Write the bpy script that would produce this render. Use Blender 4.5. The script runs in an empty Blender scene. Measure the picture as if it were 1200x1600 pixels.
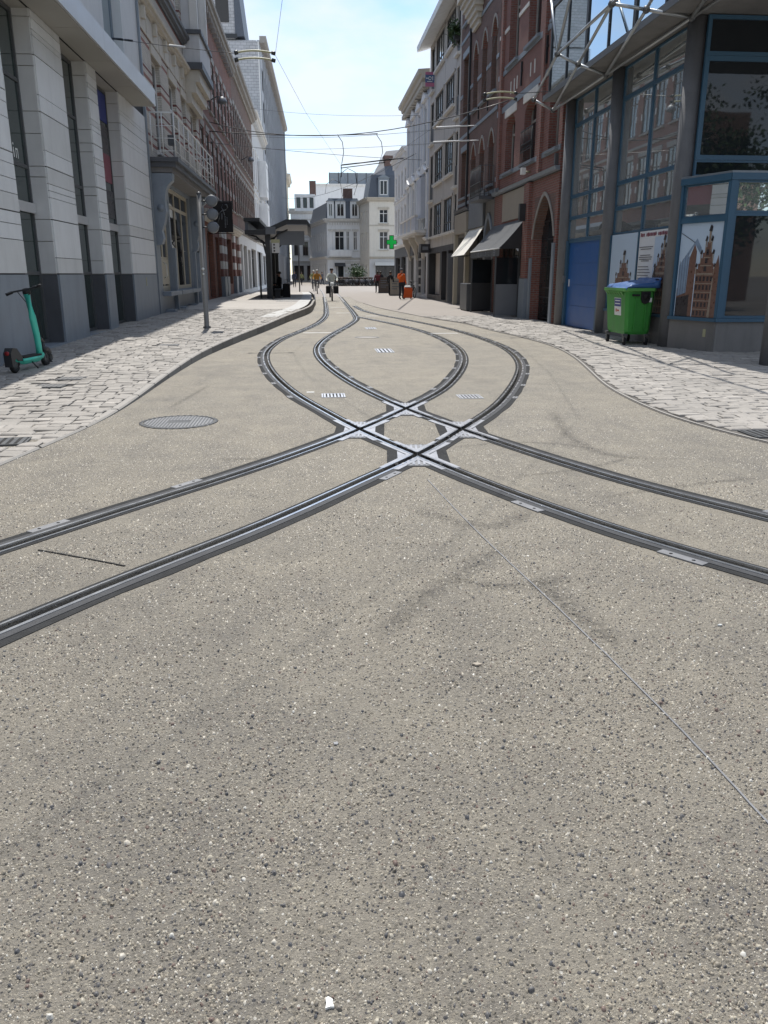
import bpy, bmesh, math, random
from mathutils import Vector, Matrix
import numpy as np
R = math.radians
random.seed(7); rng = np.random.default_rng(7)
scn = bpy.context.scene
col = scn.collection
# ------------------------------------------------------------------ camera, sky, sun, exposure
FPX, EYE, PITCH = 1250.0, 1.5, math.atan(372 / 1250.0)
YAW = math.atan(115 * math.cos(PITCH) / FPX)
cd = bpy.data.cameras.new('camera'); cam = bpy.data.objects.new('camera', cd); col.objects.link(cam)
cam.location = (0, 0, EYE); cam.rotation_euler = (math.pi / 2 - PITCH, 0, -YAW)
cd.sensor_fit = 'VERTICAL'; cd.sensor_height = 24.0; cd.lens = 24.0 * FPX / 1600.0
cd.clip_start = .05; cd.clip_end = 5000
scn.camera = cam
scn.render.resolution_x, scn.render.resolution_y = 768, 1024
SUN_EL, SUN_AZ = R(62), R(-4.5)          # azimuth from +Y towards +X
w = bpy.data.worlds.new('World'); scn.world = w; w.use_nodes = True
nt = w.node_tree; nd = nt.nodes; lk = nt.links
bg = nd['Background']; bg.inputs[1].default_value = 0.145
sky = nd.new('ShaderNodeTexSky'); sky.sky_type = 'NISHITA'; sky.sun_disc = False
sky.sun_elevation = SUN_EL; sky.sun_rotation = SUN_AZ; sky.air_density = 1.0; sky.dust_density = 0.1; sky.ozone_density = 2.2
tc = nd.new('ShaderNodeTexCoord'); mp = nd.new('ShaderNodeMapping'); mp.inputs['Scale'].default_value = (1, 1, 2.6)
n1 = nd.new('ShaderNodeTexNoise'); n1.inputs['Scale'].default_value = 4.2; n1.inputs['Detail'].default_value = 7; n1.inputs['Roughness'].default_value = .52
rp = nd.new('ShaderNodeValToRGB'); rp.color_ramp.elements[0].position = .38; rp.color_ramp.elements[1].position = .60
mx = nd.new('ShaderNodeMix'); mx.data_type = 'RGBA'
mu = nd.new('ShaderNodeMath'); mu.operation = 'MULTIPLY'; mu.inputs[1].default_value = .85
lk.new(tc.outputs['Generated'], mp.inputs[0]); lk.new(mp.outputs[0], n1.inputs[0]); lk.new(n1.outputs[0], rp.inputs[0])
lk.new(rp.outputs[0], mu.inputs[0]); lk.new(mu.outputs[0], mx.inputs['Factor'])
lk.new(sky.outputs[0], mx.inputs[6]); mx.inputs[7].default_value = (4.65, 4.9, 5.3, 1)
lk.new(mx.outputs[2], bg.inputs[0])
sd = bpy.data.lights.new('sun', 'SUN'); sd.energy = 3.7; sd.angle = R(.6); sd.color = (1, .955, .89)
sun = bpy.data.objects.new('sun', sd); col.objects.link(sun)
sdir = Vector((math.sin(SUN_AZ) * math.cos(SUN_EL), math.cos(SUN_AZ) * math.cos(SUN_EL), math.sin(SUN_EL)))
sun.rotation_euler = sdir.to_track_quat('Z', 'Y').to_euler(); sun.location = sdir * 60
scn.view_settings.view_transform = 'Standard'; scn.view_settings.look = 'None'
scn.view_settings.exposure = 0.5; scn.view_settings.gamma = 1

# ------------------------------------------------------------------ pixel -> place
_ct, _st, _cy, _sy = math.cos(PITCH), math.sin(PITCH), math.cos(YAW), math.sin(YAW)
_fw = Vector((_sy * _ct, _cy * _ct, -_st)); _rt = Vector((_cy, -_sy, 0)); _up = _rt.cross(_fw); _C = Vector((0, 0, EYE))
def ray(x, y): return _fw * FPX + _rt * (x - 600) + _up * (800 - y)
def G(x, y, z=0.0):
    d = ray(x, y); return _C + d * ((z - EYE) / d.z)
def WX(x, y, X):
    d = ray(x, y); return _C + d * (X / d.x)
def WY(x, y, Y):
    d = ray(x, y); return _C + d * (Y / d.y)
def interp(x, xs, ys): return float(np.interp(x, xs, ys))

# ------------------------------------------------------------------ materials
MATS = {}
def _nodes(name):
    m = bpy.data.materials.new(name); m.use_nodes = True; MATS[name] = m
    n = m.node_tree.nodes; return m, n, m.node_tree.links, n['Principled BSDF']
def _noise(n, l, vec, scale, detail=4, rough=.55):
    t = n.new('ShaderNodeTexNoise'); t.inputs['Scale'].default_value = scale; t.inputs['Detail'].default_value = detail
    t.inputs['Roughness'].default_value = rough; l.new(vec, t.inputs['Vector']); return t.outputs['Fac']
def _mixc(n, l, fac, a, b, blend='MIX'):
    m = n.new('ShaderNodeMix'); m.data_type = 'RGBA'; m.blend_type = blend
    for sock, v in ((m.inputs['Factor'], fac), (m.inputs[6], a), (m.inputs[7], b)):
        if isinstance(v, (int, float)): sock.default_value = v
        elif isinstance(v, tuple): sock.default_value = (*v[:3], 1)
        else: l.new(v, sock)
    return m.outputs[2]
def _math(n, l, op, a, b=None, c=None, clamp=False):
    m = n.new('ShaderNodeMath'); m.operation = op; m.use_clamp = clamp
    for i, v in enumerate((a, b, c)):
        if v is None: continue
        if isinstance(v, (int, float)): m.inputs[i].default_value = v
        else: l.new(v, m.inputs[i])
    return m.outputs[0]
def _ramp(n, l, fac, lo, hi, a=(0, 0, 0), b=(1, 1, 1)):
    r = n.new('ShaderNodeValToRGB'); e = r.color_ramp.elements
    e[0].position, e[1].position = lo, hi; e[0].color = (*a, 1); e[1].color = (*b, 1); l.new(fac, r.inputs[0]); return r.outputs[0]
def _bump(n, l, bs, h, strength=.3, dist=.01):
    b = n.new('ShaderNodeBump'); b.inputs['Strength'].default_value = strength; b.inputs['Distance'].default_value = dist
    l.new(h, b.inputs['Height']); l.new(b.outputs[0], bs.inputs['Normal'])
def sc(c, k): return tuple(min(1, x * k) for x in c)
def pm(name, c, rough=.7, var=.15, scale=2.5, bump=.25, bscale=45, metal=0., dist=.004, stain=.0, emit=0, spec=.5):
    m, n, l, b = _nodes(name); co = n.new('ShaderNodeTexCoord').outputs['Object']
    f = _noise(n, l, co, scale, 6, .6)
    cc = _mixc(n, l, _ramp(n, l, f, .3, .72), sc(c, 1 - var), sc(c, 1 + var))
    fine = _noise(n, l, co, bscale, 3)
    cc = _mixc(n, l, .5, cc, _mixc(n, l, fine, sc(c, 1 - var * .8), sc(c, 1 + var * .8)))
    if stain:
        mpn = n.new('ShaderNodeMapping'); mpn.inputs['Scale'].default_value = (1.6, 1.6, .22); l.new(co, mpn.inputs[0])
        s = _noise(n, l, mpn.outputs[0], 2.2, 7, .65)
        cc = _mixc(n, l, _math(n, l, 'MULTIPLY', _ramp(n, l, s, .48, .8), stain), cc, sc(c, .38))
    l.new(cc, b.inputs['Base Color']); b.inputs['Metallic'].default_value = metal; b.inputs['Specular IOR Level'].default_value = spec
    rr = n.new('ShaderNodeMapRange'); rr.inputs[3].default_value = max(.02, rough - .12); rr.inputs[4].default_value = min(1, rough + .12)
    l.new(f, rr.inputs[0]); l.new(rr.outputs[0], b.inputs['Roughness'])
    if bump: _bump(n, l, b, fine, bump, dist)
    if emit: l.new(cc, b.inputs['Emission Color']); b.inputs['Emission Strength'].default_value = emit
    return m
def brick(name, c1, c2, mortar, bw=.22, bh=.072, msize=.011, stain=.25, bands=None, bump=.5):
    """bands: list of (period, offset, width, colour, jitter) horizontal courses of another brick"""
    m, n, l, b = _nodes(name); co = n.new('ShaderNodeTexCoord').outputs['Object']
    sp = n.new('ShaderNodeSeparateXYZ'); l.new(co, sp.inputs[0])
    cb = n.new('ShaderNodeCombineXYZ'); l.new(_math(n, l, 'ADD', sp.outputs[0], sp.outputs[1]), cb.inputs[0]); l.new(sp.outputs[2], cb.inputs[1])
    t = n.new('ShaderNodeTexBrick'); l.new(cb.outputs[0], t.inputs['Vector'])
    t.inputs['Color1'].default_value = (*c1, 1); t.inputs['Color2'].default_value = (*c2, 1); t.inputs['Mortar'].default_value = (*mortar, 1)
    t.inputs['Scale'].default_value = 1; t.inputs['Mortar Size'].default_value = msize; t.inputs['Mortar Smooth'].default_value = .2
    t.inputs['Brick Width'].default_value = bw; t.inputs['Row Height'].default_value = bh
    cc = t.outputs['Color']
    for per, off, wd, bc in (bands or []):
        fr = _math(n, l, 'FRACT', _math(n, l, 'DIVIDE', _math(n, l, 'ADD', sp.outputs[2], off), per))
        cc = _mixc(n, l, _math(n, l, 'LESS_THAN', fr, wd / per), cc, bc)
    f = _noise(n, l, co, 1.1, 6, .62)
    cc = _mixc(n, l, _math(n, l, 'MULTIPLY', _ramp(n, l, f, .42, .78), stain), cc, sc(c1, .35))
    f2 = _noise(n, l, co, 14, 3)
    cc = _mixc(n, l, .22, cc, _mixc(n, l, f2, (.02, .02, .02), (.9, .85, .8)), 'OVERLAY')
    l.new(cc, b.inputs['Base Color']); b.inputs['Roughness'].default_value = .86
    h = _math(n, l, 'ADD', _math(n, l, 'SUBTRACT', 1, t.outputs['Fac']), _math(n, l, 'MULTIPLY', f2, .3))
    _bump(n, l, b, h, bump, .008); return m
def glass(name, c, rough=.04, metal=0., ior=1.5, wav=.04):
    m, n, l, b = _nodes(name); co = n.new('ShaderNodeTexCoord').outputs['Object']
    b.inputs['Base Color'].default_value = (*c, 1); b.inputs['Metallic'].default_value = metal; b.inputs['IOR'].default_value = ior
    f = _noise(n, l, co, 3, 4)
    rr = n.new('ShaderNodeMapRange'); rr.inputs[3].default_value = rough * .5; rr.inputs[4].default_value = rough * 2.2; l.new(f, rr.inputs[0]); l.new(rr.outputs[0], b.inputs['Roughness'])
    _bump(n, l, b, _noise(n, l, co, .9, 2), wav, .05); return m

brick('brick_red', (.205, .08, .068), (.27, .104, .085), (.22, .185, .16))
brick('brick_brown', (.15, .09, .075), (.20, .108, .085), (.16, .135, .125), stain=.35)
brick('brick_left', (.23, .092, .068), (.29, .12, .085), (.17, .14, .12), stain=.45)
brick('brick_left_brown', (.20, .125, .10), (.24, .145, .11), (.13, .115, .10), stain=.5)
brick('brick_striped', (.60, .575, .52), (.66, .63, .57), (.38, .35, .31), stain=.3, bands=[(.98, .15, .075, (.17, .055, .048)), (.98, .42, .11, (.30, .14, .11)), (.98, .02, .05, (.42, .40, .36))])
brick('brick_grey_gable', (.44, .46, .48), (.52, .53, .55), (.26, .27, .29), bw=.62, bh=.30, msize=.022, stain=.3)
brick('paving_far', (.37, .353, .328), (.45, .43, .40), (.30, .275, .25), bw=.34, bh=.21, msize=.012, stain=.16, bump=.3)
pm('stone_panel', (.68, .695, .70), .62, .09, 2.2, .2, 60, stain=.22)
pm('stone_panel_b', (.60, .61, .605), .62, .09, 2.2, .2, 60, stain=.24)
pm('bluestone', (.22, .255, .295), .5, .18, 3, .15, 50, stain=.35)
pm('bluestone_dark', (.085, .09, .10), .55, .2, 3, .2, 50, stain=.3)
pm('soffit', (.33, .32, .29), .7, .06, 2, .05)
pm('alu_band', (.56, .57, .58), .42, .08, 3, .03, metal=.35, stain=.12)
pm('dark_joint', (.02, .02, .022), .8, .1)
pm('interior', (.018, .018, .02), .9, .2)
pm('white_stone', (.68, .665, .63), .75, .10, 2, .2, 30, stain=.4)
pm('weathered_stone', (.33, .31, .285), .8, .2, 2, .25, 30, stain=.5)
pm('cream_stone', (.56, .52, .445), .75, .10, 2, .2, 30, stain=.35)
pm('white_plaster', (.82, .825, .82), .7, .07, 2, .1, 30, stain=.28)
pm('blue_white_plaster', (.55, .585, .65), .7, .07, 2, .1, 30, stain=.3)
pm('cream_plaster', (.76, .72, .63), .72, .07, 2, .1, 30, stain=.22)
pm('yellow_plaster', (.56, .50, .39), .75, .08, 2, .1, 30, stain=.25)
pm('grey_plaster', (.56, .56, .56), .75, .08, 2, .2, 40, stain=.3)
pm('concrete_facade', (.54, .505, .46), .78, .10, 2.4, .3, 70, stain=.32)
pm('concrete_dark', (.19, .185, .18), .72, .16, 2.6, .3, 60, stain=.45)
pm('column_grey', (.15, .155, .165), .6, .25, 3, .25, 40, stain=.5)
pm('cool_concrete', (.37, .39, .42), .7, .1, 2, .2, 40, stain=.3)
pm('zinc', (.24, .27, .30), .5, .15, 3, .1, metal=.3)
pm('slate', (.085, .10, .125), .55, .25, 8, .4, 20)
pm('roof_tile', (.25, .09, .05), .75, .25, 8, .4, 20)
pm('blue_frame', (.038, .105, .175), .42, .12, 4, .05)
pm('blue_door', (.010, .09, .30), .38, .08, 3, .05)
pm('steel_tube', (.42, .44, .45), .35, .12, 4, .05, metal=.7)
pm('dark_metal', (.03, .032, .035), .45, .2, 5, .1)
pm('mid_metal', (.10, .105, .11), .45, .2, 5, .1, metal=.2)
pm('signal_grey', (.15, .162, .178), .5, .1, 4, .05)
pm('iron_black', (.016, .017, .02), .5, .2, 5, .1)
pm('white_metal', (.72, .72, .70), .4, .06, 5, .05)
pm('white_frame', (.74, .74, .72), .45, .05, 5, .05)
pm('dark_frame', (.045, .042, .04), .5, .15, 5, .1)
pm('brown_frame', (.09, .065, .05), .5, .15, 5, .1)
pm('beige_paint', (.44, .40, .31), .5, .1, 3, .1, stain=.2)
pm('shop_dark', (.03, .03, .033), .5, .2, 3, .05)
pm('shop_grey', (.12, .125, .135), .5, .12, 3, .05)
pm('shop_light', (.58, .58, .57), .55, .06, 3, .05)
pm('curtain', (.55, .53, .48), .8, .08, 6, .1)
pm('awning_grey', (.085, .09, .095), .8, .12, 3, .2, 150, stain=.2)
pm('awning_cream', (.72, .70, .64), .8, .05, 3, .15, 150)
pm('wood_board', (.33, .29, .235), .7, .12, 3, .15)
glass('glass', (.016, .02, .024), .015, wav=.02); glass('glass_coated', (.60, .64, .645), .012, .78, wav=.012)
glass('glass_sky', (.42, .50, .55), .015, 1.0, wav=.02); glass('glass_green', (.03, .045, .042), .04, ior=1.7)
pm('rail_steel', (.58, .60, .63), .27, .15, 5, .08, 90, metal=.85)
pm('rail_side', (.06, .062, .066), .65, .4, 9, .5, 70, metal=0, spec=.2, dist=.008)
pm('groove', (.006, .006, .007), .85, .2)
pm('filler', (.045, .046, .047), .9, .35, 12, .8, 120, dist=.012, spec=.12)
pm('plate_steel', (.47, .485, .515), .42, .14, 6, .1, 90, metal=.7)
pm('plate_mid', (.34, .35, .375), .45, .18, 6, .12, 90, metal=.6)
pm('plate_dull', (.20, .205, .215), .55, .2, 7, .2, 90, metal=.3)
pm('kerb_stone', (.20, .20, .198), .75, .14, 4, .3, 60)
pm('kerb_stone_b', (.155, .155, .155), .75, .14, 4, .3, 60)
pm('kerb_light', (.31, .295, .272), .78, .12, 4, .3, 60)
pm('mortar', (.115, .107, .097), .9, .2, 12, .3)
pm('white_paint', (.72, .72, .70), .6, .1, 9, .1)
pm('tactile', (.45, .45, .435), .7, .08, 6, .1)
pm('rubber', (.012, .012, .013), .75, .2, 8, .1)
pm('teal_paint', (.06, .52, .40), .34, .06, 3, .03)
pm('bin_green', (.045, .27, .045), .5, .14, 3, .15, 60, stain=.4)
pm('bin_green_light', (.10, .33, .075), .45, .08, 3, .05)
pm('bin_blue', (.045, .12, .31), .4, .08, 3, .05)
pm('red_plastic', (.28, .012, .015), .4, .05)
pm('label_white', (.75, .77, .75), .5, .03); pm('label_blue', (.03, .05, .25), .5, .05); pm('label_red', (.5, .10, .05), .5, .05)
pm('skin', (.42, .25, .18), .6, .05); pm('hair_dark', (.03, .022, .018), .6, .2); pm('helmet', (.55, .53, .48), .5, .1)
for nm, c in dict(cloth_pale=(.62, .64, .57), cloth_dark=(.022, .024, .032), cloth_navy=(.02, .025, .05), cloth_orange=(.72, .13, .02), cloth_mustard=(.36, .17, .025),
                  cloth_olive=(.22, .23, .10), cloth_maroon=(.10, .018, .028), cloth_black=(.012, .012, .014), case_orange=(.60, .10, .022), cloth_grey=(.10, .10, .11)).items():
    pm(nm, c, .85, .12, 9, .2, 60)
pm('print_sky', (.50, .62, .76), .35, .06, 1.2, 0); pm('print_brick', (.175, .098, .075), .3, .4, 14, 0); pm('print_dark', (.04, .035, .04), .3, .5, 11, 0)
pm('print_trim', (.30, .245, .195), .3, .3, 14, 0); pm('print_glass', (.22, .30, .42), .35, .35, 4, 0); pm('print_white', (.72, .74, .76), .35, .03, 3, 0)
pm('print_text', (.10, .10, .12), .35, .1, 9, 0); pm('print_title', (.22, .04, .07), .35, .1, 9, 0); pm('print_pink', (.42, .13, .22), .5, .1); pm('print_blue', (.07, .12, .24), .5, .1)
pm('led_green', (.0, .42, .06), .4, .02, 2, 0, emit=.25)
pm('lamp_on', (.95, .85, .6), .4, .02, 2, 0, emit=2.0)
pm('yellow_insulator', (.40, .39, .24), .5, .1, 5, .05)
pm('leaf_a', (.055, .10, .03), .6, .3, 20, .1); pm('leaf_b', (.035, .07, .025), .6, .3, 20, .1)
pm('sign_red', (.42, .02, .03), .45, .05); pm('terracotta', (.30, .12, .07), .7, .2)

def road_material():
    m, n, l, b = _nodes('exposed_concrete'); co = n.new('ShaderNodeTexCoord').outputs['Object']
    big = _noise(n, l, co, .55, 5, .6); mid = _noise(n, l, co, 5.5, 6, .68); fin = _noise(n, l, co, 170, 4, .7)
    g1 = _noise(n, l, co, 38, 5, .7); g2 = _noise(n, l, co, 85, 4, .7)
    base = _mixc(n, l, _ramp(n, l, mid, .3, .72), (.22, .20, .163), (.34, .31, .25))
    base = _mixc(n, l, _ramp(n, l, big, .34, .68), _mixc(n, l, 1.0, base, (.90, .885, .87), 'MULTIPLY'), base)
    base = _mixc(n, l, .72, base, _mixc(n, l, _ramp(n, l, g1, .36, .64), (.06, .054, .044), (.53, .485, .395)))
    base = _mixc(n, l, .50, base, _mixc(n, l, _ramp(n, l, g2, .34, .66), (.055, .05, .042), (.46, .42, .345)))
    base = _mixc(n, l, .35, base, _mixc(n, l, fin, (.05, .045, .04), (.48, .44, .37)))
    mo = _noise(n, l, co, 2.3, 6, .65); mo2 = _noise(n, l, co, .23, 4, .6)
    base = _mixc(n, l, .42, base, _mixc(n, l, _ramp(n, l, mo, .35, .65), (.13, .12, .105), (.37, .335, .26)))
    base = _mixc(n, l, .22, base, _mixc(n, l, _ramp(n, l, mo2, .4, .62), (.17, .165, .155), (.36, .32, .25)))
    hs = []
    for scale, thr, dens, cols in ((92, .42, .72, ((.13, .12, .10), (.42, .385, .31))), (150, .34, .26, ((.42, .39, .32), (.60, .56, .48))), (72, .36, .10, ((.06, .06, .065), (.13, .125, .125))), (60, .22, .07, ((.58, .56, .50), (.66, .65, .60)))):
        v = n.new('ShaderNodeTexVoronoi'); v.inputs['Scale'].default_value = scale; l.new(co, v.inputs['Vector'])
        wn = n.new('ShaderNodeTexWhiteNoise'); wn.noise_dimensions = '3D'; l.new(v.outputs['Position'], wn.inputs['Vector'])
        r = _math(n, l, 'MULTIPLY', _math(n, l, 'LESS_THAN', v.outputs['Distance'], thr), _math(n, l, 'LESS_THAN', wn.outputs['Value'], dens))
        base = _mixc(n, l, r, base, _mixc(n, l, _math(n, l, 'FRACT', _math(n, l, 'MULTIPLY', wn.outputs['Value'], 37.3)), cols[0], cols[1]))
        hs.append(_math(n, l, 'MULTIPLY', r, _math(n, l, 'SUBTRACT', .4, v.outputs['Distance'])))
    mp2 = n.new('ShaderNodeMapping'); mp2.inputs['Scale'].default_value = (1.3, .35, 1); mp2.inputs['Rotation'].default_value = (0, 0, .5); l.new(co, mp2.inputs[0])
    st = _noise(n, l, mp2.outputs[0], 1.1, 7, .7)
    base = _mixc(n, l, _math(n, l, 'MULTIPLY', _ramp(n, l, st, .50, .80), .55), base, (.11, .105, .10))
    base = _mixc(n, l, 1.0, base, (1.0, .99, .98), 'MULTIPLY'); l.new(base, b.inputs['Base Color']); b.inputs['Roughness'].default_value = .7
    h = _math(n, l, 'ADD', _math(n, l, 'ADD', hs[0], hs[1]), _math(n, l, 'ADD', _math(n, l, 'ADD', hs[2], _math(n, l, 'MULTIPLY', g1, .9)), _math(n, l, 'ADD', _math(n, l, 'MULTIPLY', fin, .35), _math(n, l, 'MULTIPLY', g2, .7))))
    _bump(n, l, b, h, 1.0, .014); return m
road_material()
def cobble_material(name, ca, cb):
    m, n, l, b = _nodes(name); co = n.new('ShaderNodeTexCoord').outputs['Object']
    oi = n.new('ShaderNodeObjectInfo').outputs['Random']; ge = n.new('ShaderNodeNewGeometry').outputs['Random Per Island']
    rnd = _math(n, l, 'FRACT', _math(n, l, 'ADD', oi, ge))
    wpos = n.new('ShaderNodeNewGeometry').outputs['Position']
    f = _noise(n, l, wpos, 22, 5, .65); big = _noise(n, l, wpos, .7, 4)
    c = _mixc(n, l, rnd, ca, cb); c = _mixc(n, l, _math(n, l, 'GREATER_THAN', rnd, .95), c, sc(cb, 1.15))
    c = _mixc(n, l, .32, c, _mixc(n, l, f, (.10, .095, .09), (.9, .86, .82)), 'OVERLAY')
    c = _mixc(n, l, _math(n, l, 'MULTIPLY', _ramp(n, l, big, .45, .75), .3), c, sc(ca, .6))
    l.new(c, b.inputs['Base Color']); b.inputs['Roughness'].default_value = .78
    _bump(n, l, b, _noise(n, l, wpos, 60, 4), .5, .006); return m
cobble_material('cobble', (.275, .262, .242), (.345, .328, .303))
def pebble_material():
    m, n, l, b = _nodes('pebble'); r = n.new('ShaderNodeNewGeometry').outputs['Random Per Island']
    rp = n.new('ShaderNodeValToRGB'); cr = rp.color_ramp; cr.interpolation = 'CONSTANT'
    cols = [(0, (.075, .077, .083)), (.07, (.125, .122, .12)), (.18, (.17, .155, .13)), (.32, (.24, .215, .17)), (.46, (.33, .295, .235)), (.63, (.40, .37, .30)), (.82, (.49, .46, .395)), (.93, (.17, .125, .105)), (.982, (.58, .57, .52))]
    cr.elements[0].position = 0; cr.elements[0].color = (*cols[0][1], 1); cr.elements[1].position = cols[1][0]; cr.elements[1].color = (*cols[1][1], 1)
    for p, c in cols[2:]:
        e = cr.elements.new(p); e.color = (*c, 1)
    l.new(r, rp.inputs[0]); l.new(_mixc(n, l, 1.0, rp.outputs[0], (1.0, .99, .98), 'MULTIPLY'), b.inputs['Base Color']); b.inputs['Roughness'].default_value = .55
pebble_material()
def stain_material():
    m, n, l, b = _nodes('tyre_smear'); co = n.new('ShaderNodeTexCoord').outputs['Object']
    b.inputs['Base Color'].default_value = (.045, .043, .042, 1); b.inputs['Roughness'].default_value = .8
    uv = n.new('ShaderNodeUVMap').outputs[0]; sp = n.new('ShaderNodeSeparateXYZ'); l.new(uv, sp.inputs[0])
    e = _math(n, l, 'SUBTRACT', 1, _math(n, l, 'ABSOLUTE', _math(n, l, 'SUBTRACT', _math(n, l, 'MULTIPLY', sp.outputs[0], 2), 1)))
    e2 = _math(n, l, 'SUBTRACT', 1, _math(n, l, 'ABSOLUTE', _math(n, l, 'SUBTRACT', _math(n, l, 'MULTIPLY', sp.outputs[1], 2), 1)))
    a = _math(n, l, 'MULTIPLY', _math(n, l, 'MULTIPLY', e, _math(n, l, 'MINIMUM', _math(n, l, 'MULTIPLY', e2, 3), 1)), _ramp(n, l, _noise(n, l, co, 30, 6, .75), .40, .66))
    l.new(_math(n, l, 'MULTIPLY', a, .5), b.inputs['Alpha'])
stain_material()

# ------------------------------------------------------------------ mesh helpers
def wloc(o):
    v = Vector((0, 0, 0))
    while o is not None: v += o.location; o = o.parent
    return v
class MB:
    def __init__(s, T=None): s.v = []; s.f = []; s.m = []; s.T = T; s.mi = 0; s.sm = []
    def add(s, vs, fs, smooth=False):
        o = len(s.v)
        for p in vs:
            p = Vector(p); s.v.append(s.T(p) if s.T else p)
        for f in fs: s.f.append(tuple(i + o for i in f)); s.m.append(s.mi); s.sm.append(smooth)
        return s
    def box(s, x0, x1, y0, y1, z0, z1):
        v = [(x0, y0, z0), (x1, y0, z0), (x1, y1, z0), (x0, y1, z0), (x0, y0, z1), (x1, y0, z1), (x1, y1, z1), (x0, y1, z1)]
        return s.add(v, [(0, 3, 2, 1), (4, 5, 6, 7), (0, 1, 5, 4), (1, 2, 6, 5), (2, 3, 7, 6), (3, 0, 4, 7)])
    def cbox(s, x0, x1, y0, y1, z0, z1, c=.01):          # box with chamfered top edges
        v = [(x0, y0, z0), (x1, y0, z0), (x1, y1, z0), (x0, y1, z0), (x0, y0, z1 - c), (x1, y0, z1 - c), (x1, y1, z1 - c), (x0, y1, z1 - c),
             (x0 + c, y0 + c, z1), (x1 - c, y0 + c, z1), (x1 - c, y1 - c, z1), (x0 + c, y1 - c, z1)]
        return s.add(v, [(0, 1, 5, 4), (1, 2, 6, 5), (2, 3, 7, 6), (3, 0, 4, 7), (4, 5, 9, 8), (5, 6, 10, 9), (6, 7, 11, 10), (7, 4, 8, 11), (8, 9, 10, 11), (0, 3, 2, 1)])
    def prism(s, poly, d):                                # polygon (3-D points) extruded by vector d
        n = len(poly); d = Vector(d); p = [Vector(q) for q in poly]
        return s.add(p + [q + d for q in p], [tuple(range(n)), tuple(range(2 * n - 1, n - 1, -1))] + [(i, (i + 1) % n, n + (i + 1) % n, n + i) for i in range(n)])
    def tube(s, pts, r, n=8, closed=False, smooth=True, cap=True):
        pts = [Vector(p) for p in pts]; k = len(pts); vs = []; fs = []
        for i, p in enumerate(pts):
            a = pts[(i - 1) % k] if (i > 0 or closed) else p; b = pts[(i + 1) % k] if (i < k - 1 or closed) else p
            t = (b - a).normalized(); ref = Vector((0, 0, 1)) if abs(t.z) < .95 else Vector((1, 0, 0))
            u = t.cross(ref).normalized(); w_ = u.cross(t); rr = r[i] if isinstance(r, (list, tuple)) else r
            vs += [p + (u * math.cos(2 * math.pi * j / n) + w_ * math.sin(2 * math.pi * j / n)) * rr for j in range(n)]
        for i in range(k if closed else k - 1):
            i2 = (i + 1) % k
            fs += [(i * n + j, i * n + (j + 1) % n, i2 * n + (j + 1) % n, i2 * n + j) for j in range(n)]
        if cap and not closed: fs += [tuple(range(n - 1, -1, -1)), tuple(range((k - 1) * n, k * n))]
        return s.add(vs, fs, smooth)
    def lathe(s, c, prof, n=20, axis='Z', smooth=True):   # prof: [(r,h)...]
        c = Vector(c); vs = []; fs = []; k = len(prof)
        for r_, h in prof:
            for j in range(n):
                a = 2 * math.pi * j / n; x, y = r_ * math.cos(a), r_ * math.sin(a)
                vs.append(c + (Vector((x, y, h)) if axis == 'Z' else Vector((h, x, y)) if axis == 'X' else Vector((x, h, y))))
        for i in range(k - 1): fs += [(i * n + j, i * n + (j + 1) % n, (i + 1) * n + (j + 1) % n, (i + 1) * n + j) for j in range(n)]
        fs += [tuple(range(n - 1, -1, -1)), tuple(range((k - 1) * n, k * n))]
        return s.add(vs, fs, smooth)
    def build(s, name, mats, parent=None, link=True):
        if isinstance(mats, str): mats = [mats]
        off = wloc(parent) if parent is not None else Vector((0, 0, 0))
        me = bpy.data.meshes.new(name); me.from_pydata([tuple(p - off) for p in s.v], [], s.f)
        for q in mats: me.materials.append(MATS[q])
        me.polygons.foreach_set('material_index', s.m); me.polygons.foreach_set('use_smooth', s.sm); me.update()
        o = bpy.data.objects.new(name, me); o.parent = parent
        if link: col.objects.link(o)
        return o
def tag(o, label=None, cat=None, group=None, kind=None):
    if label: o['label'] = label
    if cat: o['category'] = cat
    if group: o['group'] = group
    if kind: o['kind'] = kind
    return o
def thing(name, loc, label, cat, group=None):
    o = bpy.data.objects.new(name, None); o.location = loc; o.empty_display_size = .2; col.objects.link(o); return tag(o, label, cat, group)
def copy_tree(o, parent=None):
    c = o.copy(); col.objects.link(c); c.parent = parent
    for ch in o.children: copy_tree(ch, c)
    return c
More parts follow.
